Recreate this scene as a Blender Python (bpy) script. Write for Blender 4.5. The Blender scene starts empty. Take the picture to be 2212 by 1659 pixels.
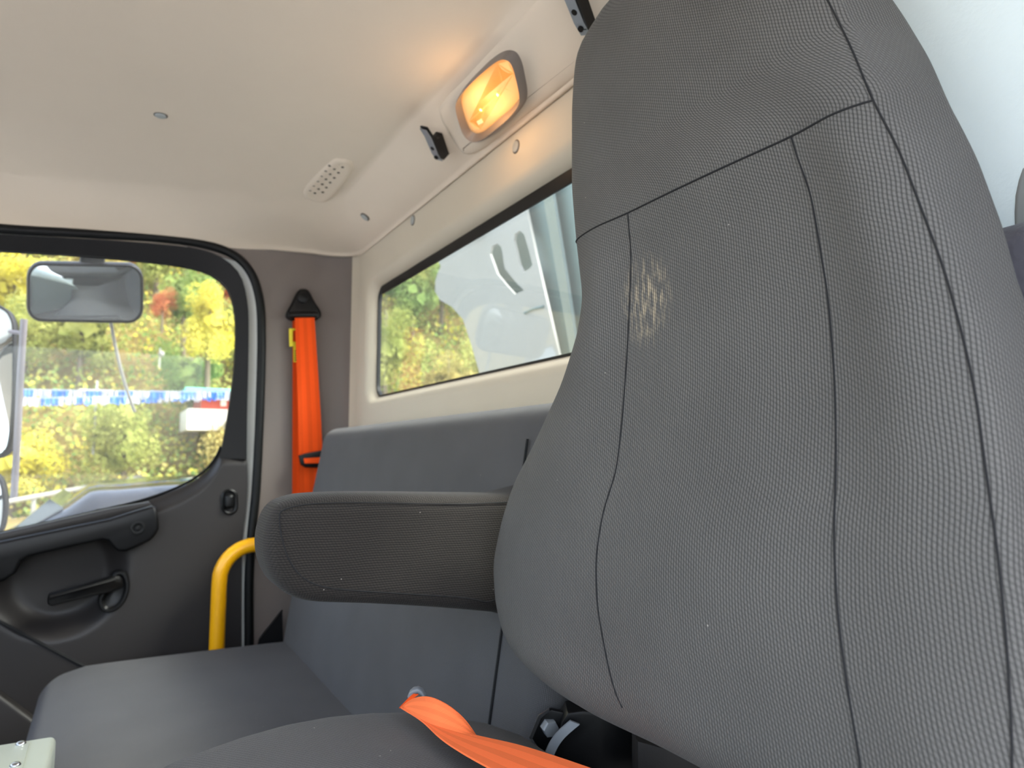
import bpy, bmesh, math, random
from mathutils import Vector, Matrix
from mathutils.geometry import tessellate_polygon

random.seed(11)
S = bpy.context.scene
COL = S.collection
V = Vector
R = math.radians

# ------------------------------------------------------------------ camera
FPX, CXP, CYP = 1560.0, 1106.0, 829.5          # focal length and centre, in 2212x1659 pixels
YAW, PITCH = R(29.08), R(5.67)
CAM = V((0, 0, 0.95))                           # X = rear of the truck, Y = passenger side, Z up, cab floor at 0
fh = V((math.sin(YAW), math.cos(YAW), 0)); RIGHT = V((math.cos(YAW), -math.sin(YAW), 0))
FWD = fh * math.cos(PITCH) + V((0, 0, math.sin(PITCH)))
UP = -fh * math.sin(PITCH) + V((0, 0, math.cos(PITCH)))
cd = bpy.data.cameras.new('camera'); cam = bpy.data.objects.new('camera', cd); COL.objects.link(cam)
cd.sensor_width = 36.0; cd.lens = 36.0 * FPX / 2212.0
cd.clip_start = 0.02; cd.clip_end = 600
cd.dof.use_dof = True; cd.dof.focus_distance = 0.62; cd.dof.aperture_fstop = 8.5
M = Matrix.Identity(4)
for i in range(3):
    M[i][0], M[i][1], M[i][2], M[i][3] = RIGHT[i], UP[i], -FWD[i], CAM[i]
cam.matrix_world = M
S.camera = cam

# ------------------------------------------------------------------ light and exposure
w = bpy.data.worlds.new('sky'); S.world = w; w.use_nodes = True
nt = w.node_tree; nt.nodes.clear()
wo = nt.nodes.new('ShaderNodeOutputWorld'); bg = nt.nodes.new('ShaderNodeBackground')
sky = nt.nodes.new('ShaderNodeTexSky'); sky.sky_type = 'NISHITA'; sky.sun_disc = False
sky.sun_elevation = R(48); sky.sun_rotation = R(120); sky.air_density = 1.0; sky.dust_density = 3.0; sky.ozone_density = 1.0
bg.inputs['Strength'].default_value = 0.42
hs = nt.nodes.new('ShaderNodeHueSaturation'); hs.inputs['Saturation'].default_value = 0.6
nt.links.new(sky.outputs[0], hs.inputs['Color']); nt.links.new(hs.outputs[0], bg.inputs[0]); nt.links.new(bg.outputs[0], wo.inputs[0])
sd = bpy.data.lights.new('sun', 'SUN'); sd.energy = 1.6; sd.angle = R(12); sd.color = (1, 0.97, 0.92)
sun = bpy.data.objects.new('sun', sd); COL.objects.link(sun)
sun.rotation_euler = V((0.72, -0.62, 0.98)).to_track_quat('Z', 'Y').to_euler()
S.view_settings.view_transform = 'Standard'; S.view_settings.look = 'None'
S.view_settings.gamma = 1.0; S.view_settings.use_curve_mapping = False
S.view_settings.exposure = 1.66

# ------------------------------------------------------------------ placing helpers
def ray(u, v): return FWD * FPX + RIGHT * (u - CXP) - UP * (v - CYP)
def on_plane(u, v, p, n):
    d = ray(u, v); return CAM + d * ((p - CAM).dot(n) / d.dot(n))
def on_x(u, v, x): return on_plane(u, v, V((x, 0, 0)), V((1, 0, 0)))
def on_y(u, v, y): return on_plane(u, v, V((0, y, 0)), V((0, 1, 0)))
def on_z(u, v, z): return on_plane(u, v, V((0, 0, z)), V((0, 0, 1)))
def at(u, v, d): return CAM + ray(u, v) / FPX * d

def smoothstep(a, b, x):
    t = min(1, max(0, (x - a) / (b - a))); return t * t * (3 - 2 * t)
def lerp(a, b, t): return a + (b - a) * t
def interp(tab, x):                              # tab: sorted (x, y) pairs
    if x <= tab[0][0]: return tab[0][1]
    for (x0, y0), (x1, y1) in zip(tab, tab[1:]):
        if x <= x1: return y0 + (y1 - y0) * (x - x0) / (x1 - x0 + 1e-9)
    return tab[-1][1]
def catmull(P, per=6, closed=False):
    n = len(P); out = []
    for i in range(n if closed else n - 1):
        if closed: a, b, c, d = P[(i - 1) % n], P[i], P[(i + 1) % n], P[(i + 2) % n]
        else: a, b, c, d = P[max(0, i - 1)], P[i], P[i + 1], P[min(n - 1, i + 2)]
        for k in range(per):
            t = k / per
            out.append(0.5 * ((2 * b) + (c - a) * t + (2 * a - 5 * b + 4 * c - d) * t * t + (3 * b - a - 3 * c + d) * t ** 3))
    if not closed: out.append(P[-1].copy())
    return out
def resample(P, n):
    L = [0]
    for a, b in zip(P, P[1:]): L.append(L[-1] + (b - a).length)
    out = []; j = 0
    for i in range(n):
        s = L[-1] * i / (n - 1)
        while j < len(P) - 2 and L[j + 1] < s: j += 1
        out.append(P[j].lerp(P[j + 1], min(1, (s - L[j]) / max(1e-9, L[j + 1] - L[j]))))
    return out
def rrect(x0, y0, x1, y1, r, k=5):
    out = []
    for cx, cy, a0 in ((x1 - r, y1 - r, 0), (x0 + r, y1 - r, 90), (x0 + r, y0 + r, 180), (x1 - r, y0 + r, 270)):
        for i in range(k + 1):
            a = R(a0 + 90 * i / k); out.append((cx + r * math.cos(a), cy + r * math.sin(a)))
    return out

# ------------------------------------------------------------------ materials
def lin(c): 
    c = c / 255.0
    return c / 12.92 if c <= 0.04045 else ((c + 0.055) / 1.055) ** 2.4
def rgb(r, g, b): return (lin(r), lin(g), lin(b), 1)
MATS = {}
def base(name):
    m = bpy.data.materials.new(name); m.use_nodes = True
    return m, m.node_tree, m.node_tree.nodes['Principled BSDF']
def plastic(name, col, rough=0.5, grain=0, bump=0.15, var=0.06, metal=0.0, coat=0.0, spec=0.5, dist=0.0006):
    m, t, b = base(name)
    b.inputs['Roughness'].default_value = rough; b.inputs['Metallic'].default_value = metal
    b.inputs['Coat Weight'].default_value = coat; b.inputs['Specular IOR Level'].default_value = spec
    tc = t.nodes.new('ShaderNodeTexCoord')
    n1 = t.nodes.new('ShaderNodeTexNoise'); n1.inputs['Scale'].default_value = 7; n1.inputs['Detail'].default_value = 4
    mx = t.nodes.new('ShaderNodeMix'); mx.data_type = 'RGBA'
    mx.inputs['A'].default_value = tuple(c * (1 - var) for c in col[:3]) + (1,)
    mx.inputs['B'].default_value = tuple(min(1, c * (1 + var)) for c in col[:3]) + (1,)
    t.links.new(tc.outputs['Object'], n1.inputs['Vector']); t.links.new(n1.outputs[0], mx.inputs['Factor'])
    t.links.new(mx.outputs['Result'], b.inputs['Base Color'])
    if grain:
        n2 = t.nodes.new('ShaderNodeTexNoise'); n2.inputs['Scale'].default_value = grain; n2.inputs['Detail'].default_value = 3
        bp = t.nodes.new('ShaderNodeBump'); bp.inputs['Strength'].default_value = bump; bp.inputs['Distance'].default_value = dist
        t.links.new(tc.outputs['Object'], n2.inputs['Vector']); t.links.new(n2.outputs[0], bp.inputs['Height'])
        t.links.new(bp.outputs[0], b.inputs['Normal'])
    MATS[name] = m; return m
def math_node(t, op, a, b=None, c=None):
    n = t.nodes.new('ShaderNodeMath'); n.operation = op
    for i, x in enumerate((a, b, c)):
        if x is None: continue
        if hasattr(x, 'is_linked') or hasattr(x, 'links'): t.links.new(x, n.inputs[i])
        else: n.inputs[i].default_value = x
    return n.outputs[0]
def fabric(name, col, dark, colw=0.0026, stitch=0.0036, bump=0.6, tan_patch=None):
    m, t, b = base(name)
    b.inputs['Roughness'].default_value = 0.92; b.inputs['Specular IOR Level'].default_value = 0.25
    b.inputs['Sheen Weight'].default_value = 0.06; b.inputs['Sheen Roughness'].default_value = 0.4
    uv = t.nodes.new('ShaderNodeUVMap'); sp = t.nodes.new('ShaderNodeSeparateXYZ')
    t.links.new(uv.outputs[0], sp.inputs[0]); 
    wob = t.nodes.new('ShaderNodeTexNoise'); wob.inputs['Scale'].default_value = 25
    t.links.new(uv.outputs[0], wob.inputs['Vector'])
    u = math_node(t, 'ADD', sp.outputs[0], math_node(t, 'MULTIPLY', wob.outputs[0], 0.003))
    uc = math_node(t, 'DIVIDE', u, colw)
    a_ = math_node(t, 'POWER', math_node(t, 'ABSOLUTE', math_node(t, 'SINE', math_node(t, 'MULTIPLY', uc, math.pi))), 0.55)
    ph = math_node(t, 'MULTIPLY', math_node(t, 'FLOOR', uc), 0.43)
    sl_ = math_node(t, 'MULTIPLY', math_node(t, 'FRACT', uc), 0.35)
    vs_ = math_node(t, 'ADD', math_node(t, 'ADD', math_node(t, 'DIVIDE', sp.outputs[1], stitch), ph), sl_)
    s_ = math_node(t, 'POWER', math_node(t, 'ABSOLUTE', math_node(t, 'SINE', math_node(t, 'MULTIPLY', vs_, math.pi))), 0.6)
    hgt = math_node(t, 'MULTIPLY', a_, math_node(t, 'MULTIPLY_ADD', s_, 0.5, 0.5))
    br = t.nodes.new('ShaderNodeMix'); br.data_type = 'RGBA'; br.inputs['A'].default_value = dark; br.inputs['B'].default_value = col
    t.links.new(hgt, br.inputs['Factor'])
    nz = t.nodes.new('ShaderNodeTexNoise'); nz.inputs['Scale'].default_value = 900; nz.inputs['Detail'].default_value = 2
    t.links.new(uv.outputs[0], nz.inputs['Vector'])
    big = t.nodes.new('ShaderNodeTexNoise'); big.inputs['Scale'].default_value = 9; big.inputs['Detail'].default_value = 4
    t.links.new(uv.outputs[0], big.inputs['Vector'])
    k = math_node(t, 'ADD', math_node(t, 'MULTIPLY', nz.outputs[0], 0.5), math_node(t, 'MULTIPLY_ADD', big.outputs[0], 0.35, 0.58))
    vm = t.nodes.new('ShaderNodeMix'); vm.data_type = 'RGBA'; vm.blend_type = 'MULTIPLY'; vm.inputs['Factor'].default_value = 1
    kc = t.nodes.new('ShaderNodeCombineColor')
    for i in range(3): t.links.new(k, kc.inputs[i])
    t.links.new(br.outputs['Result'], vm.inputs['A']); t.links.new(kc.outputs[0], vm.inputs['B'])
    colour = vm.outputs['Result']
    # lint specks
    vo = t.nodes.new('ShaderNodeTexVoronoi'); vo.inputs['Scale'].default_value = 34; vo.inputs['Randomness'].default_value = 1
    t.links.new(uv.outputs[0], vo.inputs['Vector'])
    spk = math_node(t, 'LESS_THAN', vo.outputs['Distance'], 0.022)
    lm = t.nodes.new('ShaderNodeMix'); lm.data_type = 'RGBA'; lm.inputs['B'].default_value = rgb(165, 160, 150)
    t.links.new(math_node(t, 'MULTIPLY', spk, 0.7), lm.inputs['Factor']); t.links.new(colour, lm.inputs['A']); colour = lm.outputs['Result']
    if tan_patch:                                      # a streaky pale tan patch with a shape of its own
        (cu, cv, ru, rv) = tan_patch
        du = math_node(t, 'DIVIDE', math_node(t, 'SUBTRACT', sp.outputs[0], cu), ru)
        dv = math_node(t, 'DIVIDE', math_node(t, 'SUBTRACT', sp.outputs[1], cv), rv)
        r2 = math_node(t, 'ADD', math_node(t, 'MULTIPLY', du, du), math_node(t, 'MULTIPLY', dv, dv))
        fall = math_node(t, 'SUBTRACT', 1.0, r2); fall = math_node(t, 'MAXIMUM', fall, 0.0)
        mp = t.nodes.new('ShaderNodeMapping'); mp.inputs['Rotation'].default_value = (0, 0, R(22)); mp.inputs['Scale'].default_value = (260, 60, 1)
        t.links.new(uv.outputs[0], mp.inputs[0])
        st = t.nodes.new('ShaderNodeTexNoise'); st.inputs['Scale'].default_value = 1; st.inputs['Detail'].default_value = 5
        t.links.new(mp.outputs[0], st.inputs['Vector'])
        s2 = math_node(t, 'MULTIPLY', math_node(t, 'MAXIMUM', math_node(t, 'SUBTRACT', st.outputs[0], 0.46), 0), 4.5)
        f = math_node(t, 'MINIMUM', math_node(t, 'MULTIPLY', math_node(t, 'MULTIPLY', s2, fall), hgt), 0.55)
        wm = t.nodes.new('ShaderNodeMix'); wm.data_type = 'RGBA'; wm.inputs['B'].default_value = rgb(180, 164, 136)
        t.links.new(f, wm.inputs['Factor']); t.links.new(colour, wm.inputs['A']); colour = wm.outputs['Result']
    t.links.new(colour, b.inputs['Base Color'])
    hb = math_node(t, 'ADD', hgt, math_node(t, 'MULTIPLY', nz.outputs[0], 0.8))
    bp = t.nodes.new('ShaderNodeBump'); bp.inputs['Strength'].default_value = bump; bp.inputs['Distance'].default_value = 0.0006
    t.links.new(hb, bp.inputs['Height']); t.links.new(bp.outputs[0], b.inputs['Normal'])
    MATS[name] = m; return m
def glass(name, tint=(0.97, 0.985, 0.98), ior=1.3, dust=0.035):
    m = bpy.data.materials.new(name); m.use_nodes = True; t = m.node_tree; t.nodes.clear()
    o = t.nodes.new('ShaderNodeOutputMaterial'); mx = t.nodes.new('ShaderNodeMixShader')
    tr = t.nodes.new('ShaderNodeBsdfTransparent'); tr.inputs[0].default_value = tint + (1,)
    gl = t.nodes.new('ShaderNodeBsdfGlossy'); gl.inputs['Roughness'].default_value = 0.0
    fr = t.nodes.new('ShaderNodeFresnel')
    ge = t.nodes.new('ShaderNodeNewGeometry'); iv = t.nodes.new('ShaderNodeMix'); iv.data_type = 'FLOAT'    # same reflectance from either side of the thin pane
    iv.inputs['A'].default_value = ior; iv.inputs['B'].default_value = 1.0 / ior
    t.links.new(ge.outputs['Backfacing'], iv.inputs['Factor']); t.links.new(iv.outputs['Result'], fr.inputs['IOR'])
    t.links.new(fr.outputs[0], mx.inputs[0]); t.links.new(tr.outputs[0], mx.inputs[1]); t.links.new(gl.outputs[0], mx.inputs[2])
    du = t.nodes.new('ShaderNodeBsdfDiffuse'); du.inputs[0].default_value = (0.8, 0.8, 0.78, 1); tl = t.nodes.new('ShaderNodeBsdfTranslucent'); tl.inputs[0].default_value = (0.8, 0.8, 0.78, 1)
    dm = t.nodes.new('ShaderNodeMixShader'); dm.inputs[0].default_value = 0.5; t.links.new(du.outputs[0], dm.inputs[1]); t.links.new(tl.outputs[0], dm.inputs[2])
    d2 = t.nodes.new('ShaderNodeMixShader'); d2.inputs[0].default_value = dust; t.links.new(mx.outputs[0], d2.inputs[1]); t.links.new(dm.outputs[0], d2.inputs[2])   # a film of dust
    t.links.new(d2.outputs[0], o.inputs[0]); MATS[name] = m; return m
def glow(name, col, strength):
    m, t, b = base(name)
    b.inputs['Base Color'].default_value = col; b.inputs['Emission Color'].default_value = col; b.inputs['Emission Strength'].default_value = strength
    MATS[name] = m; return m
def webbing(name, col):
    m, t, b = base(name); b.inputs['Roughness'].default_value = 0.75; b.inputs['Specular IOR Level'].default_value = 0.15
    uv = t.nodes.new('ShaderNodeUVMap'); sp = t.nodes.new('ShaderNodeSeparateXYZ'); t.links.new(uv.outputs[0], sp.inputs[0])
    st = math_node(t, 'SINE', math_node(t, 'MULTIPLY', sp.outputs[0], 2 * math.pi * 2.5))
    st = math_node(t, 'GREATER_THAN', st, 0.1)
    rb = math_node(t, 'SINE', math_node(t, 'MULTIPLY', math_node(t, 'ADD', sp.outputs[1], math_node(t, 'MULTIPLY', sp.outputs[0], 0.02)), 2 * math.pi / 0.0016))
    mx = t.nodes.new('ShaderNodeMix'); mx.data_type = 'RGBA'
    mx.inputs['A'].default_value = col; mx.inputs['B'].default_value = tuple(c * 0.86 for c in col[:3]) + (1,)
    t.links.new(st, mx.inputs['Factor']); t.links.new(mx.outputs['Result'], b.inputs['Base Color'])
    bp = t.nodes.new('ShaderNodeBump'); bp.inputs['Strength'].default_value = 0.35; bp.inputs['Distance'].default_value = 0.0006
    t.links.new(math_node(t, 'ADD', math_node(t, 'MULTIPLY', st, -1.0), math_node(t, 'MULTIPLY', rb, 0.4)), bp.inputs['Height']); t.links.new(bp.outputs[0], b.inputs['Normal'])
    MATS[name] = m; return m
def foliage(name, a, c):
    m = bpy.data.materials.new(name); m.use_nodes = True; t = m.node_tree; t.nodes.clear()
    o = t.nodes.new('ShaderNodeOutputMaterial'); df = t.nodes.new('ShaderNodeBsdfDiffuse'); tl = t.nodes.new('ShaderNodeBsdfTranslucent')
    ms = t.nodes.new('ShaderNodeMixShader'); ms.inputs[0].default_value = 0.35
    ge = t.nodes.new('ShaderNodeNewGeometry'); nz = t.nodes.new('ShaderNodeTexNoise'); nz.inputs['Scale'].default_value = 0.55; nz.inputs['Detail'].default_value = 6
    t.links.new(ge.outputs['Position'], nz.inputs['Vector'])
    rp = t.nodes.new('ShaderNodeMapRange'); rp.inputs['From Min'].default_value = 0.36; rp.inputs['From Max'].default_value = 0.64
    t.links.new(nz.outputs[0], rp.inputs[0])
    mx = t.nodes.new('ShaderNodeMix'); mx.data_type = 'RGBA'; mx.inputs['A'].default_value = a; mx.inputs['B'].default_value = c
    t.links.new(rp.outputs[0], mx.inputs['Factor'])
    t.links.new(mx.outputs['Result'], df.inputs[0]); t.links.new(mx.outputs['Result'], tl.inputs[0])
    t.links.new(df.outputs[0], ms.inputs[1]); t.links.new(tl.outputs[0], ms.inputs[2]); t.links.new(ms.outputs[0], o.inputs[0])
    MATS[name] = m; return m

plastic('headliner', rgb(204, 190, 171), 0.85, 420, 0.25, 0.03, spec=0.2)
plastic('trim_beige', rgb(186, 176, 157), 0.62, 500, 0.15, 0.03, spec=0.35)
plastic('wall_daylit', rgb(226, 238, 237), 0.6, 220, 0.5, 0.03, spec=0.4)  # rear wall in strong daylight, the light put into the base colour
plastic('pillar_taupe', rgb(110, 101, 95), 0.6, 500, 0.15, 0.03, spec=0.35)
plastic('door_grey', rgb(40, 37, 36), 0.45, 500, 0.2, 0.04, spec=0.35)
plastic('black_plastic', rgb(11, 11, 12), 0.4, 400, 0.1, 0.05, spec=0.28)
plastic('black_rubber', rgb(9, 10, 10), 0.5, 0, spec=0.25)
plastic('frame_black', rgb(12, 11, 11), 0.5, 300, 0.1, spec=0.25)
plastic('jamb_paint', rgb(226, 228, 222), 0.35, 0, coat=0.3)
plastic('lamp_bezel', rgb(112, 104, 98), 0.4, 300, 0.1)
plastic('cap_grey', rgb(150, 153, 150), 0.5, 0)
plastic('hole_dark', rgb(70, 62, 56), 0.8, 0)
plastic('floor_rubber', rgb(60, 58, 57), 0.8, 200, 0.3)
plastic('yellow_paint', rgb(240, 172, 0), 0.38, 250, 0.12, 0.03, coat=0.15)
plastic('yellow_label', rgb(222, 205, 30), 0.5)
plastic('ink', rgb(40, 38, 30), 0.7)
plastic('seam_dark', rgb(17, 17, 18), 0.9)
plastic('steel', rgb(170, 172, 175), 0.28, 0, metal=1.0)
plastic('silver_plastic', rgb(120, 124, 128), 0.35, 0)
plastic('box_metal', rgb(184, 191, 181), 0.36, 60, 0.08, 0.06, metal=0.3)
plastic('vinyl_dark', rgb(86, 84, 90), 0.5, 90, 0.9, 0.1, dist=0.002)
plastic('plate_white', rgb(140, 138, 132), 0.5, 30, 0.1, 0.05)
plastic('steel_green', rgb(92, 108, 104), 0.45, 30, 0.2, 0.12)
plastic('steel_pale', rgb(112, 122, 118), 0.45, 30, 0.2, 0.08)
plastic('car_dark', rgb(14, 15, 18), 0.06, 0, spec=0.5)
plastic('car_white', rgb(190, 192, 194), 0.2, 0, coat=0.8)
plastic('car_blue', rgb(50, 78, 100), 0.2, 0, coat=0.8)
plastic('car_glass', rgb(26, 34, 38), 0.05, 0, spec=0.9)
plastic('tyre', rgb(20, 20, 20), 0.8)
plastic('ground_gravel', rgb(172, 172, 172), 0.9, 3, 0.3, 0.12)
plastic('asphalt', rgb(120, 118, 114), 0.9, 4, 0.3, 0.1)
plastic('hill_soil', rgb(112, 96, 44), 0.95, 1, 0.5, 0.3)
plastic('bark', rgb(96, 84, 66), 0.9, 6, 0.5, 0.2)
plastic('rail_grey', rgb(120, 120, 112), 0.6)
plastic('roof_teal', rgb(90, 168, 142), 0.6)
plastic('wall_red', rgb(170, 66, 44), 0.8)
plastic('wall_white', rgb(205, 200, 185), 0.8)
plastic('rod_pale', rgb(140, 138, 130), 0.4)
plastic('rod_grey', rgb(128, 122, 126), 0.5)
plastic('pennant_blue', rgb(14, 84, 168), 0.35)
plastic('pennant_white', rgb(128, 131, 134), 0.35)
m, t, b = base('mirror'); b.inputs['Metallic'].default_value = 1; b.inputs['Roughness'].default_value = 0.02; b.inputs['Base Color'].default_value = (0.8, 0.83, 0.85, 1); MATS['mirror'] = m
fabric('seat_knit', rgb(94, 92, 89), rgb(34, 33, 32))
fabric('armrest_knit', rgb(50, 46, 42), rgb(15, 14, 13), 0.0026, 0.0036, 0.7)
fabric('bench_cloth', rgb(86, 85, 85), rgb(50, 49, 50), 0.0017, 0.0022, 0.3)
webbing('belt_orange', rgb(230, 78, 18))
webbing('belt_orange_pale', rgb(246, 118, 66))
glass('door_glass'); glass('rear_glass', (0.93, 0.97, 0.955), dust=0.018)
glow('bulb', (1, 0.72, 0.28, 1), 40.0)
m, t, b = base('lens')                            # the lit amber lens: ribbed, half see-through
t.nodes.remove(b); o = t.nodes['Material Output']
mx = t.nodes.new('ShaderNodeMixShader'); mx.inputs[0].default_value = 0.42
tr = t.nodes.new('ShaderNodeBsdfTransparent'); tr.inputs[0].default_value = (1, 0.86, 0.62, 1)
pb = t.nodes.new('ShaderNodeBsdfPrincipled'); pb.inputs['Base Color'].default_value = (0.9, 0.66, 0.42, 1); pb.inputs['Roughness'].default_value = 0.2
wv = t.nodes.new('ShaderNodeTexWave'); wv.inputs['Scale'].default_value = 190; wv.bands_direction = 'Y'
tc = t.nodes.new('ShaderNodeTexCoord'); t.links.new(tc.outputs['Object'], wv.inputs['Vector'])
bp = t.nodes.new('ShaderNodeBump'); bp.inputs['Strength'].default_value = 0.5; bp.inputs['Distance'].default_value = 0.001
t.links.new(wv.outputs['Fac'], bp.inputs['Height']); t.links.new(bp.outputs[0], pb.inputs['Normal'])
pb.inputs['Emission Color'].default_value = (1, 0.52, 0.16, 1); em = math_node(t, 'MULTIPLY_ADD', wv.outputs['Fac'], 0.16, 0.10); t.links.new(em, pb.inputs['Emission Strength'])
t.links.new(tr.outputs[0], mx.inputs[1]); t.links.new(pb.outputs[0], mx.inputs[2]); t.links.new(mx.outputs[0], o.inputs[0]); MATS['lens'] = m
glow('reflector', (1, 0.52, 0.10, 1), 0.26)
glow('lamp_tray', (0.9, 0.55, 0.3, 1), 0.12)
FOL = [foliage('leaf_olive', rgb(124, 134, 66), rgb(172, 172, 98)), foliage('leaf_green', rgb(98, 128, 70), rgb(150, 164, 92)),
       foliage('leaf_yellow', rgb(188, 178, 62), rgb(204, 194, 96)), foliage('leaf_gold', rgb(160, 142, 82), rgb(176, 166, 102)),
       foliage('leaf_red', rgb(186, 100, 66), rgb(190, 124, 84))]

# ------------------------------------------------------------------ object helpers
WORG = {}
def tag(o, label=None, cat=None, group=None, kind=None):
    if label: o['label'] = label
    if cat: o['category'] = cat
    if group: o['group'] = group
    if kind: o['kind'] = kind
    return o
def link(o, parent, org):
    COL.objects.link(o); WORG[o.name] = org
    if parent is not None:
        o.parent = parent; o.location = org - WORG[parent.name]
    else: o.location = org
    return o
def thing(name, label, cat, loc, group=None, parent=None):
    o = bpy.data.objects.new(name, None); o.empty_display_size = 0.05
    link(o, parent, V(loc)); tag(o, label, cat, group); return o
def mesh(name, verts, faces, mat, parent=None, smooth=True, uvs=None, box_uv=False, recalc=True, angle=40):
    verts = [V(v) for v in verts]
    lo = V([min(v[i] for v in verts) for i in range(3)]); hi = V([max(v[i] for v in verts) for i in range(3)])
    c = (lo + hi) / 2
    me = bpy.data.meshes.new(name); me.from_pydata([v - c for v in verts], [], faces); 
    me.materials.append(MATS[mat] if isinstance(mat, str) else mat)
    if uvs:
        l = me.uv_layers.new(name='UVMap')
        for lp in me.loops: l.data[lp.index].uv = uvs[lp.vertex_index]
    if box_uv:
        l = me.uv_layers.new(name='UVMap')
        for p in me.polygons:
            n = p.normal; a = max(range(3), key=lambda i: abs(n[i]))
            for li in p.loop_indices:
                q = verts[me.loops[li].vertex_index]
                l.data[li].uv = (q.y, q.z) if a == 0 else ((q.x, q.z) if a == 1 else (q.y, q.x))
    if recalc:
        bm = bmesh.new(); bm.from_mesh(me); bmesh.ops.recalc_face_normals(bm, faces=bm.faces); bm.to_mesh(me); bm.free()
    if smooth:
        for p in me.polygons: p.use_smooth = True
        try: me.set_sharp_from_angle(angle=R(angle))
        except Exception: pass
    o = bpy.data.objects.new(name, me); link(o, parent, c); return o
def grid_faces(nu, nv, closed_u=False):
    f = []
    for j in range(nv - 1):
        for i in range(nu if closed_u else nu - 1):
            i2 = (i + 1) % nu
            f.append((j * nu + i, j * nu + i2, (j + 1) * nu + i2, (j + 1) * nu + i))
    return f
def tube(name, pts, r, mat, parent=None, seg=10, closed=False, rz=None, label=None):
    pts = [V(p) for p in pts]; n = len(pts); verts = []; N = None
    for i, p in enumerate(pts):
        a = pts[(i - 1) % n] if closed or i else p; b = pts[(i + 1) % n] if closed or i < n - 1 else p
        T = (b - a).normalized()
        if N is None: N = T.cross(V((0, 0, 1)) if abs(T.z) < 0.9 else V((1, 0, 0))).normalized()
        N = (N - T * N.dot(T)).normalized(); B = T.cross(N)
        rr = r[i] if isinstance(r, (list, tuple)) else r
        for k in range(seg):
            a2 = 2 * math.pi * k / seg; verts.append(p + N * rr * math.cos(a2) + B * (rz or rr) * math.sin(a2))
    f = grid_faces(seg, n, True)
    if closed:
        for k in range(seg): f.append(((n - 1) * seg + k, (n - 1) * seg + (k + 1) % seg, (k + 1) % seg, k))
    else: f += [tuple(range(seg)), tuple(range((n - 1) * seg, n * seg))]
    o = mesh(name, verts, f, mat, parent)
    if label: o['label'] = label
    return o
def inset2(P, d):
    n = len(P); out = []
    area = sum(P[i][0] * P[(i + 1) % n][1] - P[(i + 1) % n][0] * P[i][1] for i in range(n))
    s = 1 if area > 0 else -1
    for i in range(n):
        a, p, b = P[i - 1], P[i], P[(i + 1) % n]
        e1 = V((p[0] - a[0], p[1] - a[1])); e2 = V((b[0] - p[0], b[1] - p[1]))
        if e1.length < 1e-9: e1 = e2
        if e2.length < 1e-9: e2 = e1
        e1.normalize(); e2.normalize()
        n1 = V((-e1.y, e1.x)) * s; n2 = V((-e2.y, e2.x)) * s; m_ = n1 + n2
        if m_.length < 1e-6: m_ = n1
        m_.normalize(); k = min(2.0, 1 / max(0.3, m_.dot(n1)))
        out.append((p[0] + m_.x * d * k, p[1] + m_.y * d * k))
    return out
def pillow(name, pts, n, layers, mat, parent=None, box_uv=False, crown=0.0, angle=40, cap0=True, cap1=True, smooth=True):
    """pts: planar closed outline; layers: (inset, height along n), back to front."""
    pts = [V(p) for p in pts]; n = V(n).normalized(); c = sum(pts, V()) / len(pts)
    e1 = n.cross(V((0, 0, 1))); e1 = e1.normalized() if e1.length > 1e-3 else V((1, 0, 0)); e2 = n.cross(e1)
    P = [((p - c).dot(e1), (p - c).dot(e2)) for p in pts]; H = [(p - c).dot(n) for p in pts]
    verts = []; N = len(P)
    for d, h in layers:
        for (x, y), hh in zip(inset2(P, d), H): verts.append(c + e1 * x + e2 * y + n * (h + hh))
    f = grid_faces(N, len(layers), True)
    if cap0: f.append(tuple(range(N)))
    if cap1: f.append(tuple(range((len(layers) - 1) * N, len(layers) * N)))
    return mesh(name, verts, f, mat, parent, box_uv=box_uv, angle=angle, smooth=smooth)
def rounded(h0, h1, r, k=3, both=True):
    L = []
    if both:
        for i in range(k + 1):
            a = math.pi / 2 * i / k; L.append((r * (1 - math.sin(a)), h0 + r * (1 - math.cos(a))))
    else: L.append((0, h0))
    for i in range(k + 1):
        a = math.pi / 2 * i / k; L.append((r * (1 - math.cos(a)), h1 - r * (1 - math.sin(a))))
    return L
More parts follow.
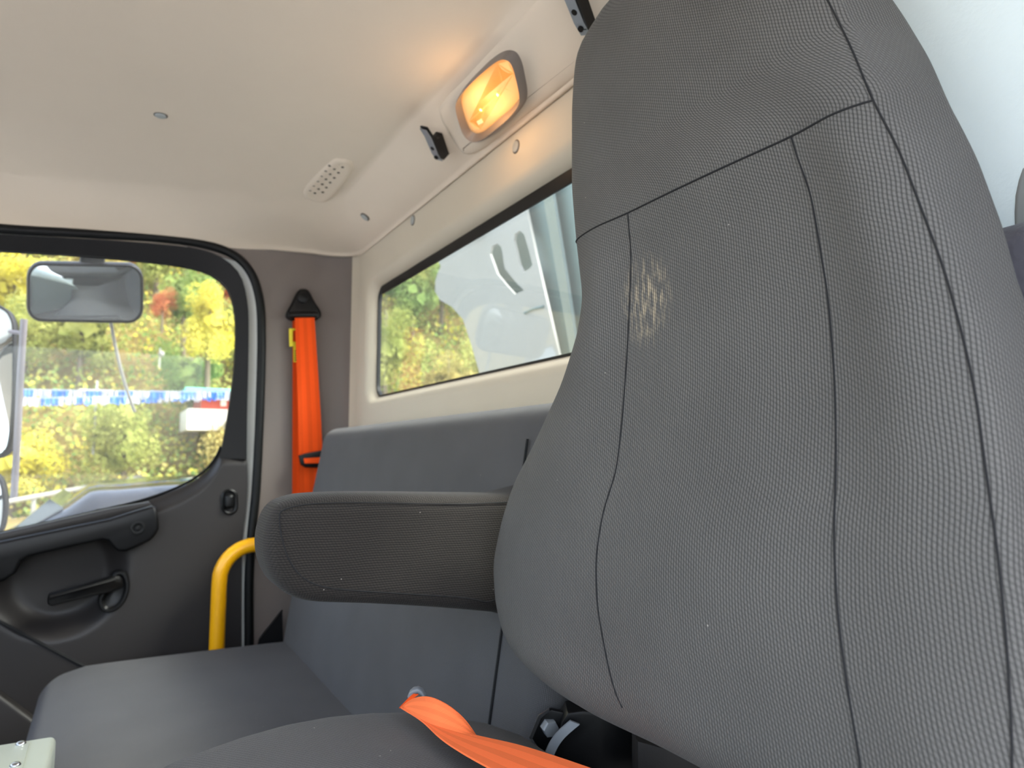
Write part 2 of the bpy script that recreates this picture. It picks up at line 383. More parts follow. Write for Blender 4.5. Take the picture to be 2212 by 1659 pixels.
def rbox(name, lo, hi, r, mat, parent=None, n=14, crown=(0, 0, 0), box_uv=True, warp=None):
    lo, hi = V(lo), V(hi); c = (lo + hi) / 2; h = (hi - lo) / 2
    r = min(r, h.x, h.y, h.z); verts = []; idx = {}; faces = []
    def axis(hh):
        q = []; k = max(3, n // 4)
        for i in range(k): q.append(-hh + r * (1 - math.cos(math.pi / 2 * i / k)) if False else -hh + r * i / k)
        m_ = max(2, n - 2 * k)
        for i in range(m_ + 1): q.append(-hh + r + (2 * hh - 2 * r) * i / m_)
        for i in range(1, k + 1): q.append(hh - r + r * i / k)
        return q
    A = [axis(h.x), axis(h.y), axis(h.z)]
    def vid(p):
        key = tuple(round(x, 6) for x in p)
        if key not in idx:
            q = V(p); inn = V([max(-(h[i] - r), min(h[i] - r, q[i])) for i in range(3)]); d = q - inn
            if d.length > 1e-9: q = inn + d.normalized() * r * min(1, max(abs(d.x), abs(d.y), abs(d.z)) / r)
            s = [max(-1, min(1, q[i] / h[i])) for i in range(3)]
            for i in range(3):
                if crown[i]:
                    a, b_ = [j for j in range(3) if j != i]
                    q[i] += crown[i] * s[i] * (1 - s[a] ** 2) * (1 - s[b_] ** 2)
            q = c + q
            if warp: q = V(warp(q))
            idx[key] = len(verts); verts.append(q)
        return idx[key]
    for ax in range(3):
        a, b_ = [(1, 2), (2, 0), (0, 1)][ax]
        for sgn in (-1, 1):
            for i in range(len(A[a]) - 1):
                for j in range(len(A[b_]) - 1):
                    q = []
                    for di, dj in ((0, 0), (1, 0), (1, 1), (0, 1)):
                        p = [0, 0, 0]; p[ax] = sgn * h[ax]; p[a] = A[a][i + di]; p[b_] = A[b_][j + dj]; q.append(vid(p))
                    if len(set(q)) > 2: faces.append(tuple(dict.fromkeys(q)))
    return mesh(name, verts, faces, mat, parent, box_uv=box_uv, angle=60)
def strip(name, A, B, mat, parent=None, thick=0.002, n=(0, -1, 0), uv=True, count=None, bulge=0.0, across=5):
    """a band between two edge polylines, with thickness."""
    k = count or max(len(A), len(B)); A = resample([V(p) for p in A], k); B = resample([V(p) for p in B], k)
    n = V(n).normalized(); verts = []; uvs = []; L = 0; W = across
    for s in (1, -1):
        L = 0
        for i in range(k):
            if i: L += ((A[i] + B[i]) / 2 - (A[i - 1] + B[i - 1]) / 2).length
            for j in range(W):
                t = j / (W - 1); verts.append(A[i].lerp(B[i], t) + n * (s * thick / 2 + bulge * 4 * t * (1 - t))); uvs.append((t, L))
    f = grid_faces(W, k); o = W * k; f += [tuple(o + x for x in reversed(q)) for q in grid_faces(W, k)]
    ring = [i * W for i in range(k)] + [(k - 1) * W + j for j in range(1, W)] + [i * W + W - 1 for i in range(k - 2, -1, -1)] + [j for j in range(W - 2, 0, -1)]
    for a, b_ in zip(ring, ring[1:] + ring[:1]): f.append((a, b_, o + b_, o + a))
    return mesh(name, verts, f, mat, parent, uvs=uvs)
def copy_tree(o, loc, rz=0.0, sc=1.0):
    r = o.copy(); COL.objects.link(r); r.location = loc; r.rotation_euler = (0, 0, rz); r.scale = (sc, sc, sc)
    for ch in o.children:
        c = ch.copy(); COL.objects.link(c); c.parent = r
    return r
def disc(c, n, r, k=16, rx=None, up=(0, 0, 1)):
    n = V(n).normalized(); e1 = n.cross(V(up))
    if e1.length < 1e-3: e1 = n.cross(V((1, 0, 0)))
    e1.normalize(); e2 = e1.cross(n)
    return [V(c) + e1 * math.cos(2 * math.pi * i / k) * (rx or r) + e2 * math.sin(2 * math.pi * i / k) * r for i in range(k)]

# ================================================================== THE CAB SHELL
YD = 2.10                 # passenger door / pillar plane
XR = 0.607                # rear wall plane
ZC = 1.60                 # flat of the roof lining
Z_CREASE_R = on_x(1000, 384, XR).z
XE = on_z(860, 288, ZC).x          # rear edge of the roof flat
def D(u, v, dy=0.0): return on_y(u, v, YD + dy)
def DL(pp, dy=0.0, per=5, closed=False): return catmull([D(u, v, dy) for u, v in pp], per, closed)

floor = mesh('floor', [(-1.2, -0.05, 0), (0.7, -0.05, 0), (0.7, 2.2, 0), (-1.2, 2.2, 0), (-1.2, -0.05, -0.04), (0.7, -0.05, -0.04), (0.7, 2.2, -0.04), (-1.2, 2.2, -0.04)],
             [(0, 1, 2, 3), (4, 5, 6, 7), (0, 1, 5, 4), (1, 2, 6, 5), (2, 3, 7, 6), (3, 0, 4, 7)], 'floor_rubber', smooth=False)
tag(floor, 'dark rubber floor of the cab under the seats', 'floor', kind='structure')

# rear wall with the window hole
wl = on_x(816, 700, XR + 0.026).y; wt = on_x(1000, 500, XR + 0.01).z; wb = on_x(1000, 812, XR + 0.01).z
WY0, WY1, WZ0, WZ1 = 0.46, wl, wb, wt
def ring(Y0, Y1, Z0, Z1, r, x):
    return [V((x, p[0], p[1])) for p in rrect(Y0, Z0, Y1, Z1, r, 7)]
hole = ring(WY0, WY1, WZ0, WZ1, 0.035, XR); N = len(hole); cy, cz = (WY0 + WY1) / 2, (WZ0 + WZ1) / 2
def ring_off(d, x, r): return ring(WY0 - d, WY1 + d, WZ0 - d, WZ1 + d, r, x)
oy0, oy1, oz0, oz1 = -0.05, YD - 0.11, 0.0, Z_CREASE_R + 0.02
outer = []
for i, p in enumerate(hole):
    k = i // 8
    corner = [(oy1, oz1), (oy0, oz1), (oy0, oz0), (oy1, oz0)][k]; j = i % 8
    a = [(oy1, WZ1), (WY0, oz1), (oy0, WZ0), (WY1, oz0)][k]; b_ = [(WY1, oz1), (oy0, WZ1), (WY0, oz0), (oy1, WZ0)][k]
    t_ = j / 7
    q = (lerp(a[0], corner[0], t_ * 2), lerp(a[1], corner[1], t_ * 2)) if t_ < 0.5 else (lerp(corner[0], b_[0], t_ * 2 - 1), lerp(corner[1], b_[1], t_ * 2 - 1))
    if j == 3: q = corner
    outer.append(V((XR, q[0], q[1])))
loops = [outer, ring_off(0.034, XR, 0.06), ring_off(0.026, XR + 0.0012, 0.055), ring_off(0.018, XR + 0.006, 0.048), ring_off(0.010, XR + 0.016, 0.042), ring_off(0.003, XR + 0.025, 0.036), ring_off(0.001, XR + 0.034, 0.034)]
verts = [p for l in loops for p in l]
wall_rear = mesh('wall_rear', verts, grid_faces(N, len(loops), True), 'trim_beige')
tag(wall_rear, 'beige moulded rear wall of the cab around the window', 'wall', kind='structure')
win = thing('window_1', 'wide rear window of the cab above the bench seat', 'window', (XR + 0.06, cy, cz)); win['kind'] = 'structure'
g0 = ring_off(0.001, XR + 0.031, 0.034)
pillow('glass_pane', g0, (-1, 0, 0), [(0, -0.003), (0, 0.0)], 'rear_glass', win)
def frame_ring(name, d0, d1, x0, x1, mat, parent):
    a = ring_off(d0, x0, 0.04); b_ = ring_off(d1, x0, 0.035); c_ = ring_off(d1, x1, 0.035); e = ring_off(d0, x1, 0.04)
    k = len(a); vs = a + b_ + c_ + e; f = []
    for s in range(4):
        for i in range(k): f.append((s * k + i, s * k + (i + 1) % k, ((s + 1) % 4) * k + (i + 1) % k, ((s + 1) % 4) * k + i))
    return mesh(name, vs, f, mat, parent)
frame_ring('gasket', 0.003, -0.0025, XR + 0.0255, XR + 0.036, 'black_rubber', win)
tg = on_x(1240, 380, XR + 0.05)
hb = rbox('header_band', (XR + 0.024, WY0 + 0.02, WZ1 - 0.022), (XR + 0.0285, WY1 - 0.03, WZ1 + 0.002), 0.0015, 'frame_black', win, n=6); hb['label'] = 'dark band along the top of the rear window'

# passenger wall: the pillar between the door seal and the rear corner
SEAL = [(-60, 492), (0, 496), (200, 507), (350, 517), (440, 528), (505, 552), (542, 592), (560, 650), (564, 720), (563, 800), (559, 920), (552, 1060), (542, 1160), (537, 1260), (537, 1380), (535, 1500), (533, 1700)]
seal_pts = DL(SEAL)
right_edge = sorted([(p.z, p.x) for p in seal_pts if p.z < D(440, 528).z], key=lambda q: q[0])
ztop_pillar = D(640, 540).z + 0.02
verts = []; rows = 40; cols = 26
for j in range(rows):
    z = ztop_pillar * j / (rows - 1)
    xe = interp(right_edge, z)
    if z > right_edge[-1][0]: xe = right_edge[-1][1]
    for i in range(cols):
        if i < 14: x = lerp(xe, XR - 0.11, i / 14.0); y = YD
        else:
            a = math.pi / 2 * (i - 14) / (cols - 15); x = XR - 0.11 + 0.11 * math.sin(a); y = YD - 0.11 + 0.11 * math.cos(a)
        verts.append((x, y, z))
wall_passenger = mesh('wall_passenger', verts, grid_faces(cols, rows), 'pillar_taupe')
wall_passenger.data.materials.append(MATS['trim_beige'])
for k_, p_ in enumerate(wall_passenger.data.polygons):
    if k_ % (cols - 1) >= cols - 4: p_.material_index = 1
tag(wall_passenger, 'taupe pillar panel between the passenger door and the rear wall', 'wall', kind='structure')

# roof lining: flat field, coves at the sides, a slanted panel at the rear
yin_tab = sorted([(on_z(u, v, ZC).x, on_z(u, v, ZC).y) for u, v in ((0, 372), (250, 392), (500, 414), (690, 432))])
def crease_z(x): return interp(sorted([(D(0, 500).x, D(0, 500).z), (D(440, 532).x, D(440, 532).z), (D(650, 546).x, D(650, 546).z), (XR, Z_CREASE_R)]), x)
TT = [0, 0.05, 0.14, 0.32, 0.5, 0.68, 0.86, 0.95, 1.0]; LN = len(TT)
def cove(t, lin_w):
    a, b_ = math.sin(math.pi / 2 * t), 1 - math.cos(math.pi / 2 * t)
    s = t
    return lerp(a, s, lin_w), lerp(b_, s, lin_w)
cols_ = []
YDR = -0.04
path = []
for i in range(24):
    x = lerp(-1.12, XE - 0.10, i / 23); path.append((V((x, interp(yin_tab, x), ZC)), V((x, YD, crease_z(x))), 0.25))
yi_c = interp(yin_tab, XE)
for i in range(1, 10):
    a = math.pi / 2 * i / 10
    inn = V((XE - 0.10 + 0.10 * math.sin(a), yi_c - 0.10 + 0.10 * math.cos(a), ZC))
    out = V((XR - 0.13 + 0.13 * math.sin(a), YD - 0.13 + 0.13 * math.cos(a), lerp(crease_z(XE), Z_CREASE_R, i / 10)))
    path.append((inn, out, lerp(0.25, 1.0, i / 10)))
for i in range(30):
    y = lerp(yi_c - 0.10, 0.25, i / 29); path.append((V((XE, y, ZC)), V((XR, lerp(YD - 0.13, 0.12, i / 29), Z_CREASE_R)), 1.0))
for i in range(1, 10):
    a = math.pi / 2 * i / 10
    path.append((V((XE - 0.1 + 0.1 * math.cos(a), 0.25 - 0.1 * math.sin(a), ZC)), V((XR - 0.16 + 0.16 * math.cos(a), 0.12 - 0.16 * math.sin(a), Z_CREASE_R)), 0.4))
for i in range(20):
    x = lerp(XE - 0.10, -1.12, i / 19); path.append((V((x, 0.15, ZC)), V((x, YDR, 1.5)), 0.25))
def inward(inn, out, m_):
    d = out - inn; d.z = 0; d.normalize(); return out - d * m_ + V((0, 0, m_))
path = [(a, inward(a, b_, 0.012 * smoothstep(0.34, 0.42, b_.x)) if a.y > 0.16 else b_, c_) for a, b_, c_ in path]
np_ = len(path); verts = []
for k in range(LN):
    t_ = TT[k]
    for inn, out, wl_ in path:
        a, b_ = cove(t_, wl_); p = inn.lerp(out, a); p.z = lerp(inn.z, out.z, b_); verts.append(p)
faces = grid_faces(np_, LN)
# rolled lip that stands proud of the walls
LIP = ((0.001, -0.004), (0.005, -0.007), (0.010, -0.006), (0.016, 0.004))
for h_, dz_ in LIP:
    for inn, out, wl_ in path:
        d = (out - inn); d.z = 0; d.normalize(); verts.append(out + d * h_ + V((0, 0, dz_ * smoothstep(0.34, 0.42, out.x))))
for k in range(len(LIP)):
    a0 = (LN - 1 + k) * np_
    for i in range(np_ - 1): faces.append((a0 + i, a0 + i + 1, a0 + np_ + i + 1, a0 + np_ + i))
# flat field, with one inner ring so the edge stays crisp
o_ = len(verts)
for inn, out, wl_ in path:
    d = (out - inn); d.z = 0; d.normalize(); verts.append(inn - d * 0.02)
for i in range(np_ - 1): faces.append((o_ + i, o_ + i + 1, i + 1, i))
faces.append(tuple(range(o_, o_ + np_)))
ceiling = mesh('ceiling', verts, faces, 'headliner', angle=60)
tag(ceiling, 'light beige roof lining with rounded coves', 'ceiling', kind='structure')
# outer roof skin keeps daylight out
rbox_roof = mesh('trim_4', [(-1.15, -0.08, 1.66), (0.68, -0.08, 1.66), (0.68, 2.2, 1.66), (-1.15, 2.2, 1.66), (-1.15, -0.08, 1.70), (0.68, -0.08, 1.70), (0.68, 2.2, 1.70), (-1.15, 2.2, 1.70)],
     [(0, 1, 2, 3), (4, 5, 6, 7), (0, 1, 5, 4), (1, 2, 6, 5), (2, 3, 7, 6), (3, 0, 4, 7)], 'jamb_paint', smooth=False)
tag(rbox_roof, 'outer roof skin of the cab', 'roof', kind='structure')

PR = V((XR - 0.012, 1.0, Z_CREASE_R + 0.012)); PE = V((XE, 1.0, ZC)); slope_dir = (PE - PR).normalized(); PN = slope_dir.cross(V((0, 1, 0))).normalized()
if PN.z > 0: PN = -PN                                  # faces into the cab
PM = PR.lerp(PE, 0.5)
def SL(u, v, h=0.0): return on_plane(u, v, PM + PN * h, PN)

def cap(px_, plane_pt, n, r, parent, rx=None, dark=True):
    o = pillow('screw_cap', disc(plane_pt, n, r, 18, rx), n, rounded(-0.003, 0.003, 0.002, 2, False), 'cap_grey', parent); o['label'] = 'round grey screw cap'
    pillow('rim', disc(plane_pt, n, r * 1.18, 18, rx * 1.18 if rx else None), n, [(0, -0.004), (0, 0.0008)], 'hole_dark' if dark else 'cap_grey', o)
cap(0, on_z(347, 249, ZC), (0, 0, -1), 0.0105, ceiling)
cap(0, SL(788, 469), PN, 0.0105, ceiling)
cap(0, on_x(892, 476, XR), (-1, 0, 0), 0.0105, wall_rear)
cap(0, on_x(1115, 317, XR), (-1, 0, 0), 0.0105, wall_rear)

# small speaker / vent grille pressed into the roof flat
gp = [(664, 424), (668, 402), (718, 352), (738, 346), (754, 352), (752, 374), (714, 424), (690, 434)]
pad = pillow('vent_pad', catmull([on_z(u, v, ZC) for u, v in gp], 4, True), (0, 0, -1), [(-0.012, -0.006), (-0.006, 0.0015), (0, 0.004), (0.006, 0.0045), (0.016, 0.003)], 'headliner', ceiling, angle=80)
pad['label'] = 'oblong perforated vent pressed into the roof lining'
ho = None
for (u, v) in ((730, 354), (712, 358), (740, 361), (722, 365), (704, 369), (731, 373), (713, 376), (695, 380), (722, 384), (704, 387), (687, 391), (713, 394), (696, 398), (678, 401), (705, 405), (688, 408), (670, 411), (697, 415), (680, 417)):
    p = on_z(u, v, ZC - 0.0032)
    if ho is None: ho = pillow('perforation', disc(p, (0, 0, -1), 0.0032, 8), (0, 0, -1), [(0, -0.002), (0, 0.0006)], 'hole_dark', pad)
    else:
        c = ho.copy(); COL.objects.link(c); c.location = p - WORG[pad.name]

# ------------------------------------------------------------------ passenger door
door = thing('door_1', 'closed passenger door with dark grey panel and large window', 'door', (-0.3, YD, 0.0)); door['kind'] = 'structure'
GLASS_TOP = [(-700, 500), (-400, 515), (0, 543), (150, 552), (300, 565), (400, 578), (455, 595), (490, 625), (505, 670), (508, 720), (504, 800), (494, 880), (480, 962), (474, 990)]
FRAME_OUT = [(-700, 462), (-400, 478), (0, 508), (200, 519), (350, 530), (430, 540), (485, 562), (520, 600), (534, 660), (536, 720), (535, 800), (533, 880), (532, 968), (532, 992)]
strip('window_frame', DL(FRAME_OUT, 0.004), DL(GLASS_TOP, 0.022), 'frame_black', door, thick=0.02, count=60)
strip('frame_channel', DL(GLASS_TOP, 0.022), DL(GLASS_TOP, 0.045), 'black_rubber', door, thick=0.004, n=(-0.6, 0, -1), count=60)
SILL = [(480, 966), (470, 988), (448, 1016), (412, 1042), (365, 1064), (300, 1086), (200, 1110), (100, 1133), (0, 1155), (-300, 1222), (-900, 1350)]
sill_w = DL(SILL)
sill_tab = sorted([(p.x, p.z) for p in sill_w])
xs_r = D(478, 968).x; z_sh = D(500, 968).z
EDGE = [(533, 968), (535, 1048), (531, 1110), (526, 1150), (523, 1200), (522, 1377), (521, 1700)]
edge_tab = sorted([(p.z, p.x) for p in DL(EDGE)])
XL = -1.05
def sill_z(x): return z_sh if x >= xs_r else interp(sill_tab, x)
dc = D(128, 1238); d_edge = D(283, 1238); RD = (d_edge - dc).length; d_bot = D(140, 1388); RDZ = abs(dc.z - d_bot.z)
def panel_dy(x, z):
    q = math.hypot((x - dc.x) / RD, (z - dc.z) / RDZ)
    low = smoothstep(-1.2, 0.35, -(z - dc.z) / RDZ)
    dy = 0.055 * (1 - smoothstep(0.62, 1.0, q)) * lerp(0.6, 1.0, low)
    dy += 0.030 * smoothstep(0.045, 0.0, sill_z(x) - z)                   # rolls away under the glass
    return dy
NU, NV = 150, 120; verts = []
xr_top = D(533, 968).x
for j in range(NV):
    t_ = (j / (NV - 1))
    for i in range(NU):
        s_ = i / (NU - 1); s_ = s_ ** 0.85
        x0 = lerp(XL, xr_top, s_); zt = sill_z(x0); z = lerp(zt, 0.03, t_ ** 1.15)
        x = lerp(XL, interp(edge_tab, z), s_)
        verts.append((x, YD + panel_dy(x, z), z))
f = grid_faces(NU, NV)
# turned-back rear edge and sill edge
b0 = len(verts)
for j in range(NV): x, y, z = verts[j * NU + NU - 1]; verts.append((x + 0.002, YD + 0.05, z))
for j in range(NV - 1): f.append((j * NU + NU - 1, (j + 1) * NU + NU - 1, b0 + j + 1, b0 + j))
panel = mesh('door_panel', verts, f, 'door_grey', door, angle=70)
verts = []
for j in range(12):
    for i in range(40):
        x0 = lerp(XL, xr_top, i / 39); zt = sill_z(x0) - 0.015; verts.append((x0 + 0.05 * (i / 39) ** 8, YD + 0.075, lerp(zt, -0.35, j / 11)))
osk = mesh('outer_skin', verts, grid_faces(40, 12), 'jamb_paint', door); osk['label'] = 'pale painted outer skin of the door'
sw = [p + V((0, 0.03, 0.002)) for p in DL(SILL, 0.0)]
tube('glass_seal', [p for p in sw], 0.004, 'black_rubber', door, seg=6)
gl_loop = DL([(-900, 485), (-400, 512)] + GLASS_TOP[2:] + SILL[1:-1] + [(-900, 1345)], 0.042)
gp_ = pillow('window_pane', gl_loop, (0, -1, 0), [(-0.012, -0.002), (-0.012, 0.002)], 'door_glass', door, smooth=False); gp_['label'] = 'clear window glass'
# grab bar / armrest
AR = [(-260, 1222), (0, 1170), (120, 1145), (236, 1121), (300, 1101), (328, 1093), (338, 1098), (342, 1118), (344, 1142), (338, 1154), (326, 1168), (296, 1182), (272, 1192), (254, 1192), (244, 1184), (232, 1169), (222, 1167), (150, 1183), (64, 1203), (46, 1212), (32, 1240), (8, 1256), (-60, 1262), (-90, 1235), (-140, 1250), (-260, 1275)]
pillow('pull_handle', [D(u, v, -0.06) for u, v in AR], (0, -1, 0), rounded(-0.062, 0.0, 0.008, 3, False), 'black_plastic', door)
lip = pillow('handle_ledge', [D(u, v, -0.02) for u, v in ((-260, 1205), (0, 1152), (80, 1134), (236, 1099), (322, 1084), (330, 1093), (300, 1101), (236, 1121), (0, 1170), (-260, 1224))], (0, -1, 0), rounded(-0.03, 0.0, 0.005, 2, False), 'door_grey', door)
sc = D(298, 1141, -0.061)
pillow('screw_recess', disc(sc, (0, -1, 0), 0.017, 20), (0, -1, 0), [(0, -0.004), (0.0, 0.002), (0.004, 0.003), (0.007, 0.0015)], 'black_rubber', door)
pillow('screw', disc(sc, (0, -1, 0), 0.007, 12), (0, -1, 0), rounded(-0.003, 0.005, 0.002, 2, False), 'frame_black', door)
# latch handle with its oval bezel
BZ = [(263, 1232), (274, 1240), (280, 1258), (278, 1280), (268, 1302), (252, 1317), (234, 1323), (219, 1318), (212, 1304), (213, 1290), (224, 1272), (236, 1250), (248, 1235)]
bz = pillow('latch_bezel', catmull([D(u, v, -0.004) for u, v in BZ], 3, True), (0, -1, 0), [(0, -0.05), (0, 0.004), (0.003, 0.008), (0.008, 0.008), (0.012, 0.004), (0.015, 0.002)], 'black_plastic', door)
lv = [D(101, 1296, -0.06), D(104, 1284, -0.06), D(180, 1264, -0.055), D(236, 1247, -0.03), D(258, 1243, -0.012), D(268, 1250, -0.008), D(266, 1268, -0.012), D(240, 1280, -0.03), D(180, 1293, -0.055), D(112, 1310, -0.06), D(103, 1306, -0.06)]
lev = pillow('latch_lever', lv, (0, -1, 0), [(0.003, -0.026), (0, -0.022), (0, -0.004), (0.003, 0.0)], 'black_plastic', bz)
pillow('lever_ridge', [D(106, 1288, -0.063), D(182, 1268, -0.058), D(250, 1251, -0.02), D(251, 1255, -0.02), D(182, 1273, -0.058), D(106, 1293, -0.063)], (0, -1, 0), [(0, -0.01), (0, 0.002), (0.001, 0.003)], 'frame_black', bz)
# lock button in its oval cup
kc = D(495, 1084, -0.001); 
lk = pillow('lock_cup', [D(u, v) for u, v in rrect(477, 1056, 514, 1112, 18, 6)], (0, -1, 0), [(0, -0.01), (0, 0.004), (0.004, 0.007), (0.009, 0.005), (0.013, -0.004)], 'black_plastic', door)
rb_ = rbox('lock_button', D(485, 1100, -0.016) - V((0, 0.0, 0)), D(505, 1066, 0.004), 0.01, 'black_plastic', lk, n=8, box_uv=False)
# lower split line and pocket edge
tube('panel_split', [D(u, v, 0.0) for u, v in ((-200, 1240), (-90, 1292), (0, 1343), (80, 1386), (160, 1428), (260, 1482))], 0.0045, 'seam_dark', door, seg=6)
pillow('map_pocket', [D(u, v, -0.02) for u, v in ((-300, 1330), (0, 1497), (100, 1572), (150, 1600), (150, 1900), (-300, 1900))], (0, -1, 0), rounded(-0.05, 0.012, 0.01, 3, False), 'door_grey', door)

# painted jamb strip and the rubber seal around the door opening
JI = [(-700, 466), (-400, 482), (0, 512), (200, 523), (350, 534), (430, 544), (482, 566), (514, 604), (528, 662), (530, 720), (529, 800), (527, 880), (524, 968), (522, 1060), (512, 1150), (507, 1250), (506, 1400), (505, 1700)]
JO = [(-700, 450), (-400, 466), (0, 496), (200, 507), (350, 517), (440, 528), (505, 552), (542, 592), (558, 650), (562, 720), (561, 800), (558, 900), (552, 1000), (548, 1080), (532, 1160), (527, 1260), (526, 1400), (525, 1700)]
js = strip('trim_1', DL(JO, 0.012), DL(JI, 0.03), 'jamb_paint', None, thick=0.006, count=90)
tag(js, 'thin pale painted jamb strip between window frame and black door seal', 'trim', kind='structure')
SO = [(-700, 446), (-400, 462)] + SEAL[1:]
sl_pts = DL([(u, v - 2) if u < 440 else (u + 1, v) for u, v in SO], -0.002, 6)
ws = tube('trim_2', sl_pts, 0.0122, 'black_rubber', None, seg=12); tag(ws, 'thick black rubber seal around the passenger door opening', 'trim', kind='structure')
bs = rbox('trim_3', (-1.1, YD + 0.03, 1.512), (XR + 0.05, YD + 0.10, 1.68), 0.01, 'jamb_paint', None, n=6); tag(bs, 'painted body header above the passenger door', 'trim', kind='structure')
bs = rbox('trim_7', (D(545, 900).x, YD + 0.05, -0.3), (XR + 0.05, YD + 0.10, 1.52), 0.01, 'jamb_paint', None, n=6); tag(bs, 'painted outer body side behind the passenger door', 'trim', kind='structure')

# ------------------------------------------------------------------ front and driver side of the shell (behind and beside the viewer)
wf = rbox('wall_front', (-1.25, -0.05, -0.04), (-0.98, 2.15, 0.86), 0.05, 'door_grey', None, n=8); tag(wf, 'dark dashboard and firewall across the front of the cab', 'wall', kind='structure')
ws_ = pillow('window_2', [V((-1.22, 0.0, 0.84)), V((-1.22, 2.08, 0.84)), V((-1.10, 2.02, 1.52)), V((-1.10, 0.04, 1.52))], V((1, 0, -0.17)), [(0, -0.003), (0, 0.0)], 'door_glass', None, smooth=False)
tag(ws_, 'clear windscreen above the dashboard', 'window', kind='structure')
wd = rbox('wall_driver', (0.44, -0.09, -0.04), (XR + 0.06, -0.045, 1.6), 0.012, 'trim_beige', None, n=8); tag(wd, 'beige pillar behind the open driver doorway', 'wall', kind='structure')
ap = rbox('trim_5', (-1.16, -0.09, 0.0), (-1.02, -0.045, 1.6), 0.012, 'trim_beige', None, n=8); tag(ap, 'front pillar of the open driver doorway', 'trim', kind='structure')
hd = rbox('trim_6', (-1.15, -0.09, 1.5), (0.66, -0.045, 1.68), 0.012, 'trim_beige', None, n=8); tag(hd, 'header rail above the open driver doorway', 'trim', kind='structure')

cpn = rbox('trim_8', (XR - 0.006, -0.04, 0.6), (XR - 0.0005, 0.40, Z_CREASE_R + 0.0), 0.002, 'wall_daylit', None, n=6); tag(cpn, 'rear wall patch behind the driver seat with daylight painted in pale blue-grey', 'trim', kind='structure')  # added sheet over the beige wall; its pale colour paints the daylight there

# ================================================================== THINGS ON THE ROOF AND REAR WALL
# dome lamp
LB = [(1092, 106), (1116, 106), (1130, 126), (1138, 160), (1143, 196), (1136, 222), (1108, 254), (1072, 284), (1046, 297), (1024, 296), (1008, 276), (998, 246), (992, 216), (998, 196), (1024, 164), (1062, 126)]
LI = [(1082, 124), (1098, 120), (1108, 128), (1116, 152), (1124, 188), (1124, 208), (1106, 232), (1076, 258), (1048, 282), (1030, 288), (1016, 280), (1006, 258), (998, 230), (997, 212), (1006, 194), (1040, 160)]
lc = SL(1064, 206)
lamp = thing('dome_lamp', 'lit amber dome lamp in a grey oval bezel on the rear roof panel', 'lamp', lc)
ob = catmull([SL(u, v) for u, v in LB], 4, True); ib = catmull([SL(u, v, 0.012) for u, v in LI], 4, True)
k = len(ob); mid = [a.lerp(b_, 0.55) + PN * 0.018 for a, b_ in zip(ob, ib)]; mid0 = [a.lerp(b_, 0.12) + PN * 0.012 for a, b_ in zip(ob, ib)]
back = [p - PN * 0.004 for p in ob]; deep = [p - PN * 0.016 for p in ib]
mesh('bezel', back + mid0 + mid + ib + deep, grid_faces(k, 5, True), 'lamp_bezel', lamp)
ln_ = pillow('lens', [p + PN * 0.0 for p in ib], PN, [(0.0, -0.003), (0.0, 0.0), (0.003, 0.002), (0.012, 0.0035), (0.03, 0.0045)], 'lens', lamp); ln_['label'] = 'ribbed amber lens'
pillow('tray', [p - PN * 0.026 for p in ib], PN, [(0.001, 0.0), (0.001, 0.001)], 'lamp_tray', lamp)
def rfl(pp): return pillow('reflector', catmull([SL(u, v, -0.010) for u, v in pp], 3, True), PN, [(0, 0), (0.0, 0.003), (0.004, 0.004), (0.01, 0.001)], 'reflector', lamp)
rfl([(1086, 130), (1098, 128), (1112, 160), (1120, 200), (1100, 222), (1082, 236), (1074, 210), (1072, 170)])
rfl([(1056, 156), (1066, 170), (1068, 210), (1074, 244), (1052, 258), (1040, 236), (1040, 200), (1044, 176)])
for (u0, v0, u1, v1) in ((1073, 192, 1080, 212), (1037, 226, 1044, 244)):
    tube('bulb', [SL(u0, v0, 0.0), SL((u0 + u1) / 2, (v0 + v1) / 2, 0.002), SL(u1, v1, 0.0)], [0.003, 0.0042, 0.003], 'bulb', lamp, seg=8)
sk = pillow('bulb_socket', disc(SL(1058, 238, 0.002), PN, 0.007, 12), PN, rounded(-0.006, 0.004, 0.002, 2, False), 'reflector', lamp)
pillow('switch', [SL(u, v, 0.017) for u, v in ((1030, 262), (1040, 256), (1044, 264), (1034, 270))], PN, [(0, -0.002), (0, 0.001)], 'lamp_tray', lamp)
pl = bpy.data.lights.new('dome_light', 'POINT'); pl.energy = 0.16; pl.color = (1, 0.55, 0.22); pl.shadow_soft_size = 0.03
plo = bpy.data.objects.new('dome_light', pl); COL.objects.link(plo); plo.parent = lamp; plo.location = PN * 0.05
# raised boss the lamp sits in
BO = [(948, 236), (1000, 176), (1080, 90), (1150, 14), (1260, -110), (1420, -290), (1460, 0), (1300, 122), (1200, 200), (1110, 268), (1046, 320), (1012, 334), (992, 322), (970, 286)]
bo = pillow('lamp_boss', catmull([SL(u, v) for u, v in BO], 2, True), PN, [(-0.003, -0.003), (0.0, 0.0005), (0.006, 0.003), (0.013, 0.0045), (0.02, 0.005)], 'headliner', ceiling, angle=80)
bo['label'] = 'raised panel of the roof lining around the dome lamp'

